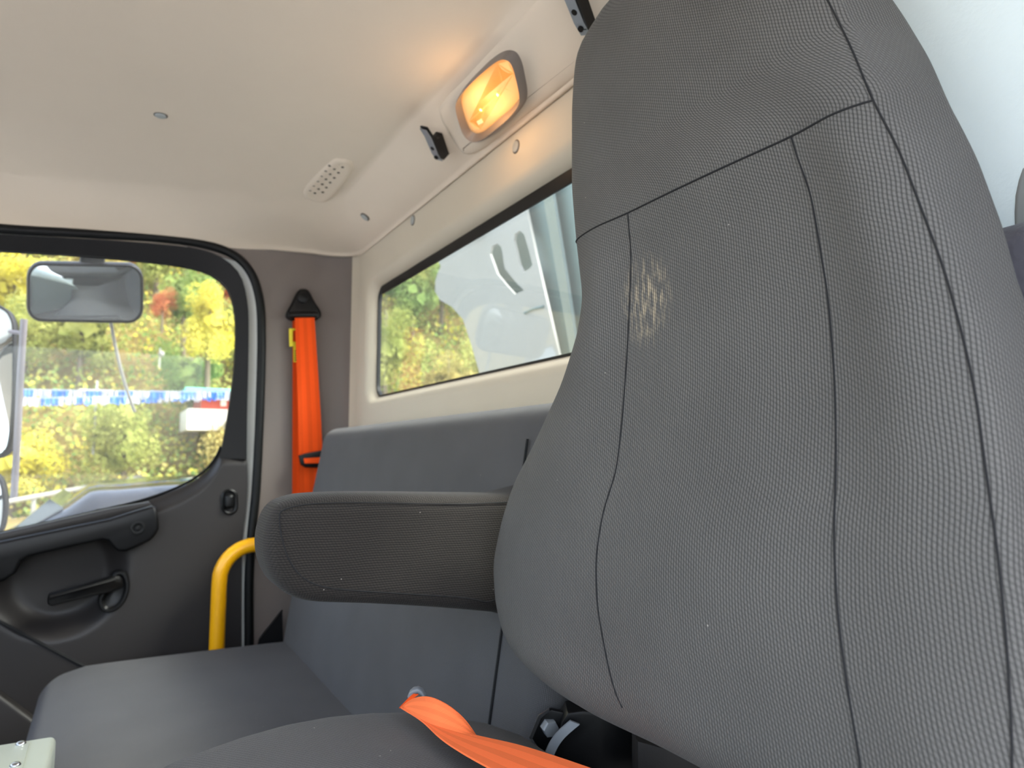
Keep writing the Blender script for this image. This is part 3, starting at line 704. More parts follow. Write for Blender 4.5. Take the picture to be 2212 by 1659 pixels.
# coat hooks
def coat_hook(p0, p1, label):
    """p0: foot end of the strap, p1: free tip; both on the slanted panel"""
    t_ = thing('coat_hook', label, 'hook', p0, 'coat hooks on the roof lining')
    L = (p1 - p0).length; e = (p1 - p0).normalized(); wv_ = PN.cross(e).normalized(); hw = 0.0085
    prof = [(-0.004, 0), (-0.002, 0.020), (0.01, 0.028), (L * 0.4, 0.029), (L * 0.75, 0.031), (L * 0.97, 0.036), (L, 0.034), (L * 0.97, 0.030), (L * 0.72, 0.0245), (L * 0.58, 0.019), (L * 0.53, 0.010), (L * 0.52, 0.0)]
    pts = [p0 + e * a + PN * b_ for a, b_ in prof]
    pillow('body', pts, wv_, [(0.0015, -hw), (0, -hw + 0.002), (0, hw - 0.002), (0.0015, hw)], 'black_plastic', t_)
    front = [p0 + e * a + PN * (b_ + 0.0012) for a, b_ in ((0.0, 0.0235), (0.01, 0.0285), (L * 0.4, 0.0295), (L * 0.75, 0.0315), (L * 0.96, 0.0365))]  # lighter grey strip laid over the black hook body
    fs = strip('face', [q - wv_ * (hw - 0.001) for q in front], [q + wv_ * (hw - 0.001) for q in front], 'silver_plastic', t_, thick=0.0012, n=PN); fs['label'] = 'lighter grey face of the hook'
    for a in (0.14, 0.40):
        pillow('screw_hole', disc(p0 + e * L * a + PN * 0.0315, PN, 0.0042, 12), PN, [(0, -0.002), (0, 0.0008)], 'black_rubber', t_)
    return t_
coat_hook(SL(948, 348, 0.027) - PN * 0.027, SL(914, 274, 0.035) - PN * 0.035, 'black coat hook between the dome lamp and the perforated vent')
coat_hook(SL(1264, 78, 0.027) - PN * 0.027, SL(1205, -60, 0.035) - PN * 0.035, 'black coat hook at the top edge beside the driver seat head')

# ------------------------------------------------------------------ passenger seat belt on the pillar
ba = D(652, 660)
belt = thing('seat_belt', 'orange passenger seat belt hanging from the taupe pillar', 'seat belt', ba)
AN = [(652, 626), (664, 631), (677, 655), (689, 674), (689, 687), (678, 694), (652, 695), (632, 694), (619, 687), (618, 676), (629, 655), (641, 631)]
pillow('anchor', catmull([D(u, v, -0.004) for u, v in AN], 3, True), (0, -1, 0), rounded(-0.004, 0.022, 0.006, 3, False), 'black_plastic', belt)
pillow('bolt_cap', disc(D(653, 643, -0.028), (0, -1, 0), 0.0150, 20), (0, -1, 0), rounded(-0.004, 0.007, 0.003, 2, False), 'black_plastic', belt)
bar_ = tube('anchor_bar', [D(624, 681, -0.034), D(654, 680, -0.036), D(684, 680, -0.034)], 0.009, 'black_plastic', belt)
strip('webbing', [D(637, 684, -0.036), D(641, 800, -0.036), D(644, 900, -0.036), D(648, 1120, -0.034)], [D(679, 684, -0.036), D(686, 790, -0.036), D(693, 900, -0.036), D(703, 1120, -0.034)], 'belt_orange', belt, thick=0.0016, count=24)
bw = strip('webbing', [D(632, 690, -0.012), D(632, 860, -0.012), D(631, 1140, -0.012)], [D(676, 690, -0.012), D(678, 860, -0.012), D(680, 1140, -0.012)], 'belt_orange', belt, thick=0.0016, count=24)
tgl = pillow('tag_clip', [D(u, v, -0.02) for u, v in ((624, 710), (640, 710), (640, 714), (632, 714), (632, 738), (639, 739), (638, 748), (625, 749))], (0, -1, 0), [(0, 0), (0, 0.003)], 'yellow_label', belt); tgl['label'] = 'yellow plastic clip'
tg2 = pillow('tag', [D(u, v, -0.022) for u, v in ((633, 738), (642, 738), (644, 783), (634, 782))], (0, -1, 0), [(0, 0), (0, 0.001)], 'yellow_label', belt); tg2['label'] = 'yellow printed tag'
for v in (757, 762, 767, 772, 777):
    pillow('print_line', [D(u, vv, -0.0235) for u, vv in ((636, v), (642, v), (642, v + 2), (636, v + 2))], (0, -1, 0), [(0, 0), (0, 0.0003)], 'ink', tg2, smooth=False)
TP = [(645, 984), (660, 979), (700, 972), (720, 972), (720, 1008), (690, 1010), (660, 1010), (650, 1004)]
pillow('latch_tongue', [D(u, v, -0.05) for u, v in TP], (0, -1, 0), rounded(-0.008, 0.004, 0.003, 2, True), 'black_plastic', belt)
strip('webbing', [D(656, 990, -0.058), D(720, 986, -0.062)], [D(658, 1001, -0.058), D(720, 1000, -0.062)], 'belt_orange', belt, thick=0.0016, count=6)

# ------------------------------------------------------------------ yellow grab rail
YG = 2.0
gp0 = on_y(472, 1500, YG); gx = on_y(472, 1300, YG).x; gz = on_y(560, 1176, YG).z
pts = [V((gx, YG, 0.02)), V((gx, YG, 0.25)), V((gx, YG, gz - 0.095))]
for i in range(1, 9):
    a = math.pi / 2 * i / 9; pts.append(V((gx + 0.085 * (1 - math.cos(a)), YG, gz - 0.085 + 0.085 * math.sin(a))))
pts += [V((gx + 0.085, YG, gz)), V((gx + 0.16, YG, gz)), V((XR - 0.02, YG, gz))]
gr = thing('grab_rail', 'yellow bent tube grab rail between the bench seat and passenger door', 'grab rail', (gx, YG, 0))
tube('rail', pts, 0.0185, 'yellow_paint', gr, seg=18)
pillow('foot_flange', disc((gx, YG, 0.004), (0, 0, 1), 0.035, 20, up=(1, 0, 0)), (0, 0, 1), rounded(-0.004, 0.012, 0.003, 2, False), 'yellow_paint', gr)

# ------------------------------------------------------------------ bench seat
bench = thing('bench_seat', 'charcoal cloth passenger bench seat against the rear wall', 'seat', (0.2, 1.45, 0))
bt = on_y(400, 1408, 1.93).z
bxf = on_y(105, 1470, 1.85).x; bxr = on_y(612, 1385, 1.93).x
cush = rbox('seat_cushion', (bxf - 0.02, 0.98, bt - 0.19), (bxr + 0.06, 1.95, bt), 0.045, 'bench_cloth', bench, n=22, crown=(0, 0, 0.012), warp=lambda q: (q.x, q.y, q.z - 0.022 * smoothstep(bxf + 0.08, bxf - 0.03, q.x) * smoothstep(bt - 0.12, bt, q.z)))
zt_b = on_x(940, 897, XR - 0.10).z
def lean(q):
    t_ = (q.z - bt) / (zt_b - bt); return (q.x + 0.085 * t_, q.y - 0.03 * smoothstep(0.3, 1.0, t_) * smoothstep(1.6, 1.95, q.y), q.z)
rbox('backrest', (bxr - 0.0, 0.72, bt - 0.12), (bxr + 0.105, 1.955, zt_b), 0.035, 'bench_cloth', bench, n=22, crown=(0.012, 0, 0.0), warp=lean)
sbx = rbox('seat_base', (bxf + 0.06, 1.02, 0.0), (bxr + 0.08, 1.92, bt - 0.17), 0.02, 'black_plastic', bench, n=6)
xs = bxr - 0.004
pts = []
for i in range(12):
    z = lerp(bt - 0.02, zt_b - 0.05, i / 11); q = lean(V((bxr - 0.005, 0.825, z))); pts.append(V((q[0], 0.825, z)))
tube('seam', pts, 0.0018, 'seam_dark', bench, seg=6)
pillow('side_bracket', [on_y(u, v, 1.99) for u, v in ((610, 1318), (612, 1400), (556, 1400), (560, 1382))], (0, -1, 0), [(0, -0.01), (0, 0.0)], 'black_plastic', bench)

# ------------------------------------------------------------------ metal box at the lower left
MZ = 0.565
mfar = on_z(122, 1587, MZ); mnear = mfar.y - 0.36
mbx = thing('metal_box', 'pale grey-green riveted metal box in the lower left corner', 'box', (mfar.x - 0.2, mfar.y - 0.18, 0))
rbox('body', (mfar.x - 0.42, mnear, 0.0), (mfar.x, mfar.y, MZ), 0.008, 'box_metal', mbx, n=8)
pe = on_z(64, 1604, MZ)
plt = pillow('cover_plate', [V((pe.x - 0.34, mnear + 0.02, MZ)), V((pe.x, mnear + 0.02, MZ)), V((pe.x, pe.y, MZ)), V((pe.x - 0.34, pe.y, MZ))], (0, 0, 1), rounded(-0.001, 0.0022, 0.0008, 2, False), 'box_metal', mbx)
for (u, v) in ((45, 1607), (33, 1653), (20, 1702), (8, 1750)):
    pillow('rivet', disc(on_z(u, v, MZ + 0.002), (0, 0, 1), 0.0062, 16), (0, 0, 1), [(0, -0.001), (0.0, 0.0008), (0.0014, 0.0026), (0.0035, 0.0036)], 'steel', plt)

# ------------------------------------------------------------------ dark vinyl cushion and grey hump behind the driver seat
zv = on_x(2188, 519, XR - 0.03).z; yv = on_x(2188, 519, XR - 0.03).y
vb = rbox('wall_pad', (XR - 0.075, yv - 0.26, zv - 0.42), (XR - 0.001, yv + 0.10, zv), 0.022, 'vinyl_dark', None, n=16, crown=(0.008, 0, 0.006))
tag(vb, 'dark creased vinyl pad at the right edge behind the driver seat', 'pad')
HP = [(2214, 366), (2205, 392), (2198, 425), (2196, 460), (2197, 512)]
hp = [on_x(u, v, XR - 0.002) for u, v in HP]
hp2 = hp + [V((XR - 0.002, hp[-1].y - 0.16, hp[-1].z)), V((XR - 0.002, hp[-1].y - 0.16, hp[0].z)), V((XR - 0.002, hp[-1].y - 0.10, hp[0].z + 0.03)), V((XR - 0.002, hp[-1].y - 0.05, hp[0].z + 0.025))]
hm = pillow('head_pad', hp2, (-1, 0, 0), rounded(-0.001, 0.006, 0.004, 3, False), 'cap_grey', None)
tag(hm, 'pale grey rounded pad at the right edge above the creased vinyl', 'pad')

# ================================================================== DRIVER SEAT
KS, XS0 = 0.14, 0.385
FN = V((1, 0, -KS)).normalized()
def onface(u, v, off=0.0): return on_plane(u, v, V((XS0 + off, 0, CAM.z)), FN)
def tabz(pp, off): return sorted([(p.z, p.y) for p in [onface(u, v, off) for u, v in pp]])
SILL_L = [(1330, 0), (1291, 37), (1264, 78), (1250, 105), (1243, 147), (1238, 229), (1238, 400), (1248, 520), (1262, 640), (1250, 720), (1215, 830), (1160, 950), (1110, 1050), (1085, 1130), (1067, 1220), (1072, 1310), (1090, 1380), (1118, 1450), (1150, 1500)]
TL = [(z, y + 0.0155) for z, y in tabz(SILL_L, 0.010)]
YC = 0.44
ZB = TL[0][0] - 0.002
TR = tabz([(1560, -330), (1640, -250), (1720, -140), (1805, 0), (1860, 110), (1900, 210), (1960, 320), (2010, 450), (2060, 580), (2100, 720), (2130, 850), (2150, 1000), (2180, 1200), (2200, 1400), (2212, 1600)], 0.008)
TS = tabz([(1850, -110), (1915, 0), (1990, 120), (2060, 270), (2110, 380), (2150, 490), (2180, 600), (2215, 700)], 0.062)
TSL = tabz([(1360, 478), (1357, 600), (1352, 720), (1345, 850), (1337, 1020), (1316, 1100), (1306, 1200), (1308, 1310), (1325, 1450), (1348, 1560), (1362, 1600)], 0.006)
TSR = tabz([(1715, 310), (1750, 430), (1785, 640), (1800, 800), (1813, 1000), (1818, 1150), (1832, 1300), (1860, 1530), (1876, 1660)], 0.006)
ZT = TL[-1][0] + 0.05
ztl = TL[-1][0]; ytl = TL[-1][1]
ztr = TR[-1][0]; ytr = TR[-1][1]
def arc_close(z, z0, y0, y1, z1):
    t_ = min(1, max(0, (z - z0) / (z1 - z0))); return lerp(y1, y0, math.sqrt(max(0, 1 - t_ * t_)))
def sm(tab, z):                                   # lightly smoothed table
    return sum(interp(tab, z + d) * w_ for d, w_ in ((-0.014, 1), (-0.007, 2), (0, 3), (0.007, 2), (0.014, 1))) / 9.0
def YLf(z): return lerp(ytl, YC + 0.03, ((z - ztl) / (ZT - ztl)) ** 0.8) if z > ztl else sm(TL, z)
ts_top = TS[-1]; ts_bot = TS[0]
def YRf(z): return arc_close(z, ztr, ytr, YC - 0.05, ZT) if z > ztr else sm(TR, z)
def YSf(z):
    d = interp([(zz, yy - interp(TR, zz)) for zz, yy in TS], z); return YRf(z) + min(d, 0.012)
def SLf(z): return sm(TSL, z) if z < TSL[-1][0] else lerp(TSL[-1][1], (YLf(z) * 0.72 + YRf(z) * 0.28), smoothstep(TSL[-1][0], TSL[-1][0] + 0.08, z))
def SRf(z): return sm(TSR, z) if z < TSR[-1][0] else lerp(TSR[-1][1], (YLf(z) * 0.3 + YRf(z) * 0.7), smoothstep(TSR[-1][0], TSR[-1][0] + 0.08, z))
Z_HEAD = onface(1560, 385).z
def section(z):
    """control points (dX from the face plane, Y) from the inboard back round the front to the outboard back"""
    L, Rr, Ss, sl, sr = YLf(z), YRf(z), YSf(z), SLf(z), SRf(z)
    sl = min(sl, L - 0.05); sr = max(min(sr, sl - 0.02), Rr + 0.03)
    body = 1 - smoothstep(Z_HEAD - 0.04, Z_HEAD + 0.03, z)          # side bolsters stand out below the head seam
    lum = 0.012 * math.exp(-((z - (CAM.z - 0.10)) / 0.10) ** 2)
    th = lerp(0.115, 0.085, smoothstep(CAM.z - 0.1, CAM.z + 0.3, z))
    rb = (sr + Rr) / 2; lb = (sl + L) / 2
    return [(th, L - 0.09), (th * 0.9, L - 0.03), (0.062, L - 0.004), (0.035, L), (0.012, L - 0.010), (0.003 - 0.004 * body, lerp(L, sl, 0.5)),
            (0.007 * body + 0.002 - lum, sl), (0.010 * body + 0.000 - lum * 1.3, lerp(sl, sr, 0.33)), (0.010 * body - lum * 1.3, lerp(sl, sr, 0.67)), (0.006 * body + 0.002 - lum, sr),
            (0.000 - 0.002 * body, lerp(sr, Rr, 0.55)), (0.006, Rr + 0.004), (0.018, Rr - 0.004), (0.045, lerp(Rr, Ss, 0.7) - 0.004), (0.070, Ss), (th * 0.92, Ss + 0.03), (th, Ss + 0.08)]
PER = 5
def section_pts(z, shrink=0.0):
    P = [V((a, y, 0)) for a, y in section(z)]
    P = catmull(P, PER)
    c = V((0.06, (YLf(z) + YRf(z)) / 2, 0)); hw = max(0.02, abs(YLf(z) - YRf(z)) / 2)
    out = []
    for p in P:
        d = p - c
        fx = 1 - min(1, shrink / 0.06); fy = 1 - min(1, shrink / hw)
        q = c + V((d.x * fx, d.y * fy, 0))
        out.append(V((XS0 + KS * (z - CAM.z) + q.x, q.y, z)))
    return out
levels = []
rB, rT = 0.045, 0.045
for i in range(7):
    a = math.pi / 2 * i / 7; levels.append((ZB + rB * (1 - math.cos(a)) * 1.0, rB * (1 - math.sin(a))))
nb = 84
for i in range(nb + 1): levels.append((lerp(ZB + rB, ZT - rT, i / nb), 0.0))
for i in range(1, 8):
    a = math.pi / 2 * i / 7; levels.append((ZT - rT + rT * math.sin(a), rT * (1 - math.cos(a))))
verts = []; uvs = []
for z, sh in levels:
    q = section_pts(z, sh); s_ = 0
    mid_i = 8 * PER
    acc = [0]
    for a, b_ in zip(q, q[1:]): acc.append(acc[-1] + (b_ - a).length)
    for p, s_ in zip(q, acc): verts.append(p); uvs.append((s_ - acc[mid_i], z))
ns = len(section_pts(1.0)); f = grid_faces(ns, len(levels))
for j in range(len(levels) - 1): f.append((j * ns, (j + 1) * ns, (j + 1) * ns + ns - 1, j * ns + ns - 1))     # flat back
f.append(tuple(range(ns))); f.append(tuple(range((len(levels) - 1) * ns, len(levels) * ns)))
seat = thing('driver_seat', 'high-backed charcoal knit driver seat filling the foreground', 'seat', (0.2, 0.45, 0))
wp = onface(1378, 645); 
fabric('seat_knit_face', rgb(97, 95, 91), rgb(35, 34, 33), tan_patch=(lerp(SLf(wp.z), SRf(wp.z), 0.67) - wp.y, wp.z, 0.036, 0.048))
back = mesh('backrest', verts, f, 'seat_knit_face', seat, uvs=uvs, angle=75)
def surf(par, z, lift=0.0006):
    """surface point at control parameter par (0..16) and height z"""
    sh = 0.0
    for (z0, s0), (z1, s1) in zip(levels, levels[1:]):
        if z0 <= z <= z1: sh = lerp(s0, s1, (z - z0) / max(1e-6, z1 - z0))
    q = section_pts(z, sh); t_ = par * PER; i = min(len(q) - 2, int(t_)); p = q[i].lerp(q[i + 1], t_ - i)
    tn = (q[min(len(q) - 1, i + 1)] - q[max(0, i - 1)]).normalized(); n_ = V((tn.y, -tn.x, 0))
    if n_.x > 0 and par < 12: n_ = -n_
    if par >= 11 and n_.y > 0: n_ = -n_
    if par <= 4 and n_.y < 0: n_ = -n_
    return p + n_ * lift
def seam(pts, r=0.0007): return tube('seam', pts, r, 'seam_dark', back, seg=6)
zz = lambda a, b_, n_: [lerp(a, b_, i / (n_ - 1)) for i in range(n_)]
hz_l, hz_r = onface(1255, 525, 0.02).z, onface(1890, 205, 0.0).z
head = []
for i in range(50):
    par = lerp(3.2, 11.0, i / 49); head.append((par, None))
hy0, hy1 = YLf(hz_l), YRf(hz_r); hp_ = []
for par, _ in head:
    z = lerp(hz_l, hz_r, (par - 3.2) / 7.8); hp_.append(surf(par, z, 0.0004))
seam(hp_, 0.0008)
def head_z(par): return lerp(hz_l, hz_r, (par - 3.2) / 7.8)
seam([surf(6, z, 0.0002) for z in zz(ZB + 0.03, head_z(6), 50)])
seam([surf(9, z, 0.0002) for z in zz(ZB + 0.03, head_z(9), 50)])
seam([surf(11, z, 0.0002) for z in zz(ZB + 0.03, ZT - 0.12, 60)])
seam([surf(3.3, z, 0.0002) for z in zz(CAM.z + 0.05, ZT - 0.12, 40)], 0.0009)

# cushion
CU = [(200, 1730), (320, 1659), (400, 1625), (500, 1590), (600, 1560), (700, 1541), (800, 1532), (900, 1531), (1000, 1545), (1080, 1562), (1140, 1594), (1168, 1625)]
cu_tab = sorted([(p.x, p.z) for p in [on_y(u, v, 0.735) for u, v in CU]])
cz_t = max(z for x, z in cu_tab); cxr = on_y(1168, 1625, 0.75).x
def cw(q):
    x, y, z = q
    top = smoothstep(cz_t - 0.10, cz_t, z)
    z -= 0.020 * top * smoothstep(0.16, 0.0, abs(y - 0.46)) * 0.8
    z += top * (interp(cu_tab, x) - cz_t)
    return (x, y, z)
rbox('cushion', (-0.22, 0.15, cz_t - 0.14), (cxr + 0.005, 0.765, cz_t), 0.05, 'seat_knit', seat, n=26, warp=cw)
rbox('pedestal', (-0.10, 0.22, 0.0), (cxr - 0.02, 0.70, cz_t - 0.13), 0.03, 'black_plastic', seat, n=8)
# armrest on the inboard side
YA = 0.775
AO = [(1190, 1069), (1095, 1068), (980, 1067), (860, 1066), (760, 1066), (690, 1069), (648, 1074), (610, 1088), (588, 1112), (575, 1150), (572, 1190), (580, 1230), (600, 1266), (632, 1290), (676, 1302), (730, 1305), (800, 1307), (900, 1312), (1000, 1319), (1070, 1325), (1195, 1332)]
AI = [(1110, 1084), (1050, 1087), (980, 1089), (860, 1087), (740, 1086), (660, 1090), (612, 1102), (604, 1118), (607, 1150), (617, 1190), (636, 1228), (664, 1254), (706, 1269), (770, 1276), (880, 1283), (1000, 1291), (1050, 1300), (1072, 1294)]
arm_loop = catmull([on_y(u, v, YA + 0.012) for u, v in AO], 3, True)
armo = pillow('armrest', arm_loop, (0, -1, 0), [(0.03, -0.085), (0.012, -0.082), (0.003, -0.074), (0, -0.06), (0, -0.012), (0.003, 0.003), (0.009, 0.010), (0.016, 0.0125), (0.022, 0.0125)], 'armrest_knit', seat, box_uv=True, angle=80)
for d_ in armo.data.uv_layers[0].data: d_.uv = (d_.uv[1], d_.uv[0])
tube('piping', [on_y(u, v, YA - 0.0005) for u, v in AI[0:]] if False else catmull([on_y(u, v, YA - 0.0005) for u, v in AI], 4, False), 0.0008, 'seam_dark', armo, seg=6)
# recliner hardware between backrest and cushion
hc = at(1188, 1572, 0.80)
hinge = pillow('hinge_plate', [at(u, v, d) for u, v, d in ((1148, 1592, 0.80), (1160, 1560, 0.80), (1168, 1545, 0.80), (1190, 1532, 0.80), (1250, 1545, 0.80), (1262, 1600, 0.80), (1240, 1640, 0.80), (1180, 1640, 0.80))], -FWD, rounded(-0.006, 0.002, 0.0015, 2, True), 'black_plastic', seat)
strip('plate_edge', [at(1143, 1594, 0.795), at(1163, 1545, 0.795), at(1186, 1530, 0.795)], [at(1149, 1597, 0.795), at(1169, 1550, 0.795), at(1187, 1535, 0.795)], 'steel', hinge, thick=0.002, n=-FWD, count=10)
hx = disc(at(1187, 1571, 0.796), (-FWD + RIGHT * 0.35).normalized(), 0.0092, 6)
pillow('hex_bolt', hx, (-FWD + RIGHT * 0.35), rounded(-0.006, 0.007, 0.0015, 2, False), 'silver_plastic', hinge, angle=25)
strip('steel_strap', catmull([at(1232, 1556, 0.772), at(1205, 1580, 0.772), at(1186, 1606, 0.772), at(1174, 1634, 0.772)], 5), catmull([at(1252, 1564, 0.768), at(1222, 1590, 0.768), at(1204, 1614, 0.768), at(1192, 1642, 0.768)], 5), 'silver_plastic', seat, thick=0.003, n=-FWD)
rc = pillow('recliner_cover', catmull([at(u, v, 0.785) for u, v in ((1226, 1540), (1300, 1540), (1372, 1560), (1374, 1720), (1190, 1720), (1196, 1650), (1208, 1590))], 2, True), -FWD, rounded(-0.03, 0.0, 0.004, 2, False), 'black_plastic', seat)
pillow('side_cover', [at(u, v, 0.72) for u, v in ((1376, 1600), (1520, 1640), (1520, 1760), (1376, 1760))], -FWD, rounded(-0.03, 0.0, 0.004, 2, False), 'door_grey', seat)

# ------------------------------------------------------------------ driver lap belt
def z6(x, y): return (820 + x / 3.687, 1450 + y / 3.687)
zb_ = cz_t - 0.001
lb = thing('lap_belt', 'twisted pale orange lap belt lying across the driver seat cushion', 'seat belt', at(905, 1500, 0.74))
up_e = [z6(*p) for p in ((180, 285), (270, 345), (480, 436), (770, 515), (1100, 590), (1400, 682), (1700, 785), (2100, 930))]
lo_e = [z6(*p) for p in ((172, 292), (330, 392), (480, 530), (640, 640), (880, 775), (1100, 880), (1400, 1020), (1800, 1200))]
def bz_(u, v, h=0.0): return on_z(u, v, zb_ + h)
strip('webbing', catmull([bz_(u, v, 0.010) for u, v in up_e], 5), catmull([bz_(u, v, 0.010) for u, v in lo_e], 5), 'belt_orange_pale', lb, thick=0.0016, n=(0, 0, 1), count=40)
fo = [z6(*p) for p in ((165, 290), (240, 232), (330, 204), (430, 214), (560, 280), (680, 385), (775, 517))]
fi = [z6(*p) for p in ((176, 294), (230, 312), (300, 362), (390, 408), (480, 440), (620, 480), (772, 519))]
A_ = [bz_(u, v, 0.011) for u, v in fi]; 
B_ = []
for (u, v), a in zip(fo, A_):
    d = (a - CAM).dot(FWD); B_.append(at(u, v, d + 0.012))
fs = strip('webbing', catmull(B_, 5), catmull(A_, 5), 'belt_orange_pale', lb, thick=0.0016, n=-FWD, count=30)
BK = [(880, 1505), (884, 1496), (892, 1489), (902, 1487), (911, 1491), (918, 1502), (914, 1506), (908, 1500), (902, 1496), (895, 1498), (890, 1503), (884, 1512)]
pillow('tongue_loop', [at(u, v, 0.765) for u, v in BK], -FWD, rounded(-0.008, 0.002, 0.0015, 2, True), 'silver_plastic', lb)
strip('webbing', [at(862, 1529, 0.762), at(884, 1506, 0.762), at(893, 1499, 0.762)], [at(876, 1530, 0.758), at(896, 1506, 0.758), at(904, 1500, 0.758)], 'belt_orange', lb, thick=0.0016, n=-FWD, count=8)

# ================================================================== OUTSIDE
GZ = -1.05
def rise(x, y):
    d = y + 0.12 * x - 25.0
    h = GZ + 0.9 * smoothstep(-9, 4, d) * smoothstep(-5, 25, x) + 0.0
    if d > 3: h += 0.74 * (d - 3) - 0.6 * math.sin(d * 0.3) + 0.5 * math.sin(x * 0.21 + d * 0.11)
    return h
verts = []; nx_, ny_ = 60, 50
for j in range(ny_):
    for i in range(nx_):
        x = lerp(-60, 100, i / (nx_ - 1)); y = lerp(14, 120, (j / (ny_ - 1)) ** 1.4); verts.append((x, y, rise(x, y) if y > 14.5 else GZ - 0.02))
hill = mesh('hillside', verts, grid_faces(nx_, ny_), 'hill_soil'); tag(hill, 'steep wooded hillside filling the view outside', 'hillside', kind='structure')
gr_ = mesh('ground', [(-90, -90, GZ - 0.01), (110, -90, GZ - 0.01), (110, 30, GZ - 0.01), (-90, 30, GZ - 0.01)], [(0, 1, 2, 3)], 'ground_gravel', smooth=False); tag(gr_, 'pale gravel lot around the truck', 'ground', kind='structure')

# trees: eight leafy crowns, copied over the slope
def leaf_mesh(name, n, rx, rz, size, mat, seed):
    rnd = random.Random(seed); vs = []; fs = []
    lobes = [(V((rnd.uniform(-0.7, 0.7) * rx, rnd.uniform(-0.7, 0.7) * rx, rz * rnd.uniform(-0.7, 0.75))), rnd.uniform(0.26, 0.5)) for _ in range(14)] + [(V((0, 0, 0)), 0.6)]
    for i in range(n):
        c, s = rnd.choice(lobes)
        d = V((rnd.gauss(0, 1), rnd.gauss(0, 1), rnd.gauss(0, 1))).normalized() * (rnd.uniform(0.55, 1.0))
        p = c + V((d.x * rx * s, d.y * rx * s, d.z * rz * s))
        a = V((rnd.gauss(0, 1), rnd.gauss(0, 1), rnd.gauss(0, 1))).normalized(); b_ = a.cross(d).normalized(); sz = size * rnd.uniform(0.6, 1.3)
        k = len(vs); vs += [p - a * sz - b_ * sz * 0.5, p + a * sz * 0.2 - b_ * sz, p + a * sz, p + b_ * sz * 0.8]; fs.append((k, k + 1, k + 2, k + 3))
    # dense heart of the crown
    for i in range(60):
        d = V((rnd.gauss(0, 1), rnd.gauss(0, 1), rnd.gauss(0, 1))).normalized() * 0.45; p = V((d.x * rx, d.y * rx, d.z * rz))
        a = V((rnd.gauss(0, 1), rnd.gauss(0, 1), rnd.gauss(0, 1))).normalized(); b_ = a.cross(d).normalized(); sz = size * 6
        k = len(vs); vs += [p - a * sz, p - b_ * sz, p + a * sz, p + b_ * sz]; fs.append((k, k + 1, k + 2, k + 3))
    me = bpy.data.meshes.new(name); me.from_pydata(vs, [], fs); me.materials.append(mat); return me
TREE_MESH = []
for ci in range(5):
    for k in range(2):
        TREE_MESH.append((ci, leaf_mesh('crown', 5000, 2.5 + 0.4 * k, 3.0 - 0.5 * k, 0.09, FOL[ci], 10 * ci + k)))
tv = []; tf = []
for i in range(6):
    z = -6 + i * 1.7; r = 0.24 - i * 0.03
    for k in range(7): tv.append((r * math.cos(k * 0.8976) + 0.06 * math.sin(i * 1.7), r * math.sin(k * 0.8976), z))
tf = grid_faces(7, 6, True)
trunk_me = bpy.data.meshes.new('trunk'); trunk_me.from_pydata(tv, [], tf); trunk_me.materials.append(MATS['bark'])
WORDS = [('olive-green tree among the autumn trees on the hillside', 'olive-green trees on the hillside'), ('leafy green tree among the autumn trees on the hillside', 'green trees on the hillside'),
         ('bright yellow tree among the autumn trees on the hillside', 'yellow trees on the hillside'), ('golden-brown tree among the autumn trees on the hillside', 'golden-brown trees on the hillside'), ('orange-red tree among the autumn trees on the hillside', 'orange-red trees on the hillside')]
def tree(x, y, ci, k, sc, rz, label=None, dz=0.0):
    z = rise(x, y) + 4.0 * sc + dz
    o = bpy.data.objects.new('autumn_tree', None); COL.objects.link(o); o.location = (x, y, z); o.rotation_euler = (0, 0, rz); o.scale = (sc, sc, sc)
    a = math.degrees(math.atan2(x, y)); hgt_ = math.degrees(math.atan2(z - CAM.z, math.hypot(x, y)))
    wn = 'through the door window' if a < 9 else ('through the rear window' if a > 16.5 else 'between the two windows')
    lv_ = 'low' if hgt_ < 9 else ('halfway up' if hgt_ < 18 else 'high')
    kind_ = ('olive-green', 'leafy green', 'bright yellow', 'golden-brown', 'orange-red')[ci]
    lab = label or '%s autumn tree %s on the hillside %s' % (kind_, lv_, wn)
    tag(o, lab, 'tree', None if label else '%s trees %s on the hillside %s' % (kind_, lv_, wn))
    c = bpy.data.objects.new('crown', TREE_MESH[ci * 2 + k][1]); COL.objects.link(c); c.parent = o
    t_ = bpy.data.objects.new('trunk', trunk_me); COL.objects.link(t_); t_.parent = o
rnd = random.Random(5)
def az_ok(x, y): 
    a = math.degrees(math.atan2(x, y)); return -13 < a < 33
count = 0
for rowi in range(10):
    y = 29 + rowi * 4.2
    x = -0.24 * y - 3
    while x < 0.66 * y + 4:
        xx = x + rnd.uniform(-0.9, 0.9); yy = y + rnd.uniform(-1.5, 1.5) - 0.12 * xx
        ci = rnd.choices(range(5), (40, 38, 12, 7, 2 if rowi > 1 else 1))[0]
        if az_ok(xx, yy):
            tree(xx, yy, ci, rnd.randrange(2), rnd.uniform(0.5, 0.78), rnd.uniform(0, 6.28)); count += 1
        x += rnd.uniform(2.3, 3.2)
def tree_px(u, v, dist, ci, sc, label):
    p = at(u, v, dist); z = rise(p.x, p.y) + 4.0 * sc; tree(p.x, p.y, ci, 0, sc, 1.0, label, p.z - z)
tree_px(452, 700, 27.5, 2, 0.5, 'tall bright yellow tree beside the right edge of the door window')
tree_px(352, 655, 29, 4, 0.2, 'small red-leaved tree right of the look-down mirror')
tree_px(400, 640, 30, 1, 0.55, 'green tree behind the small red-leaved tree')

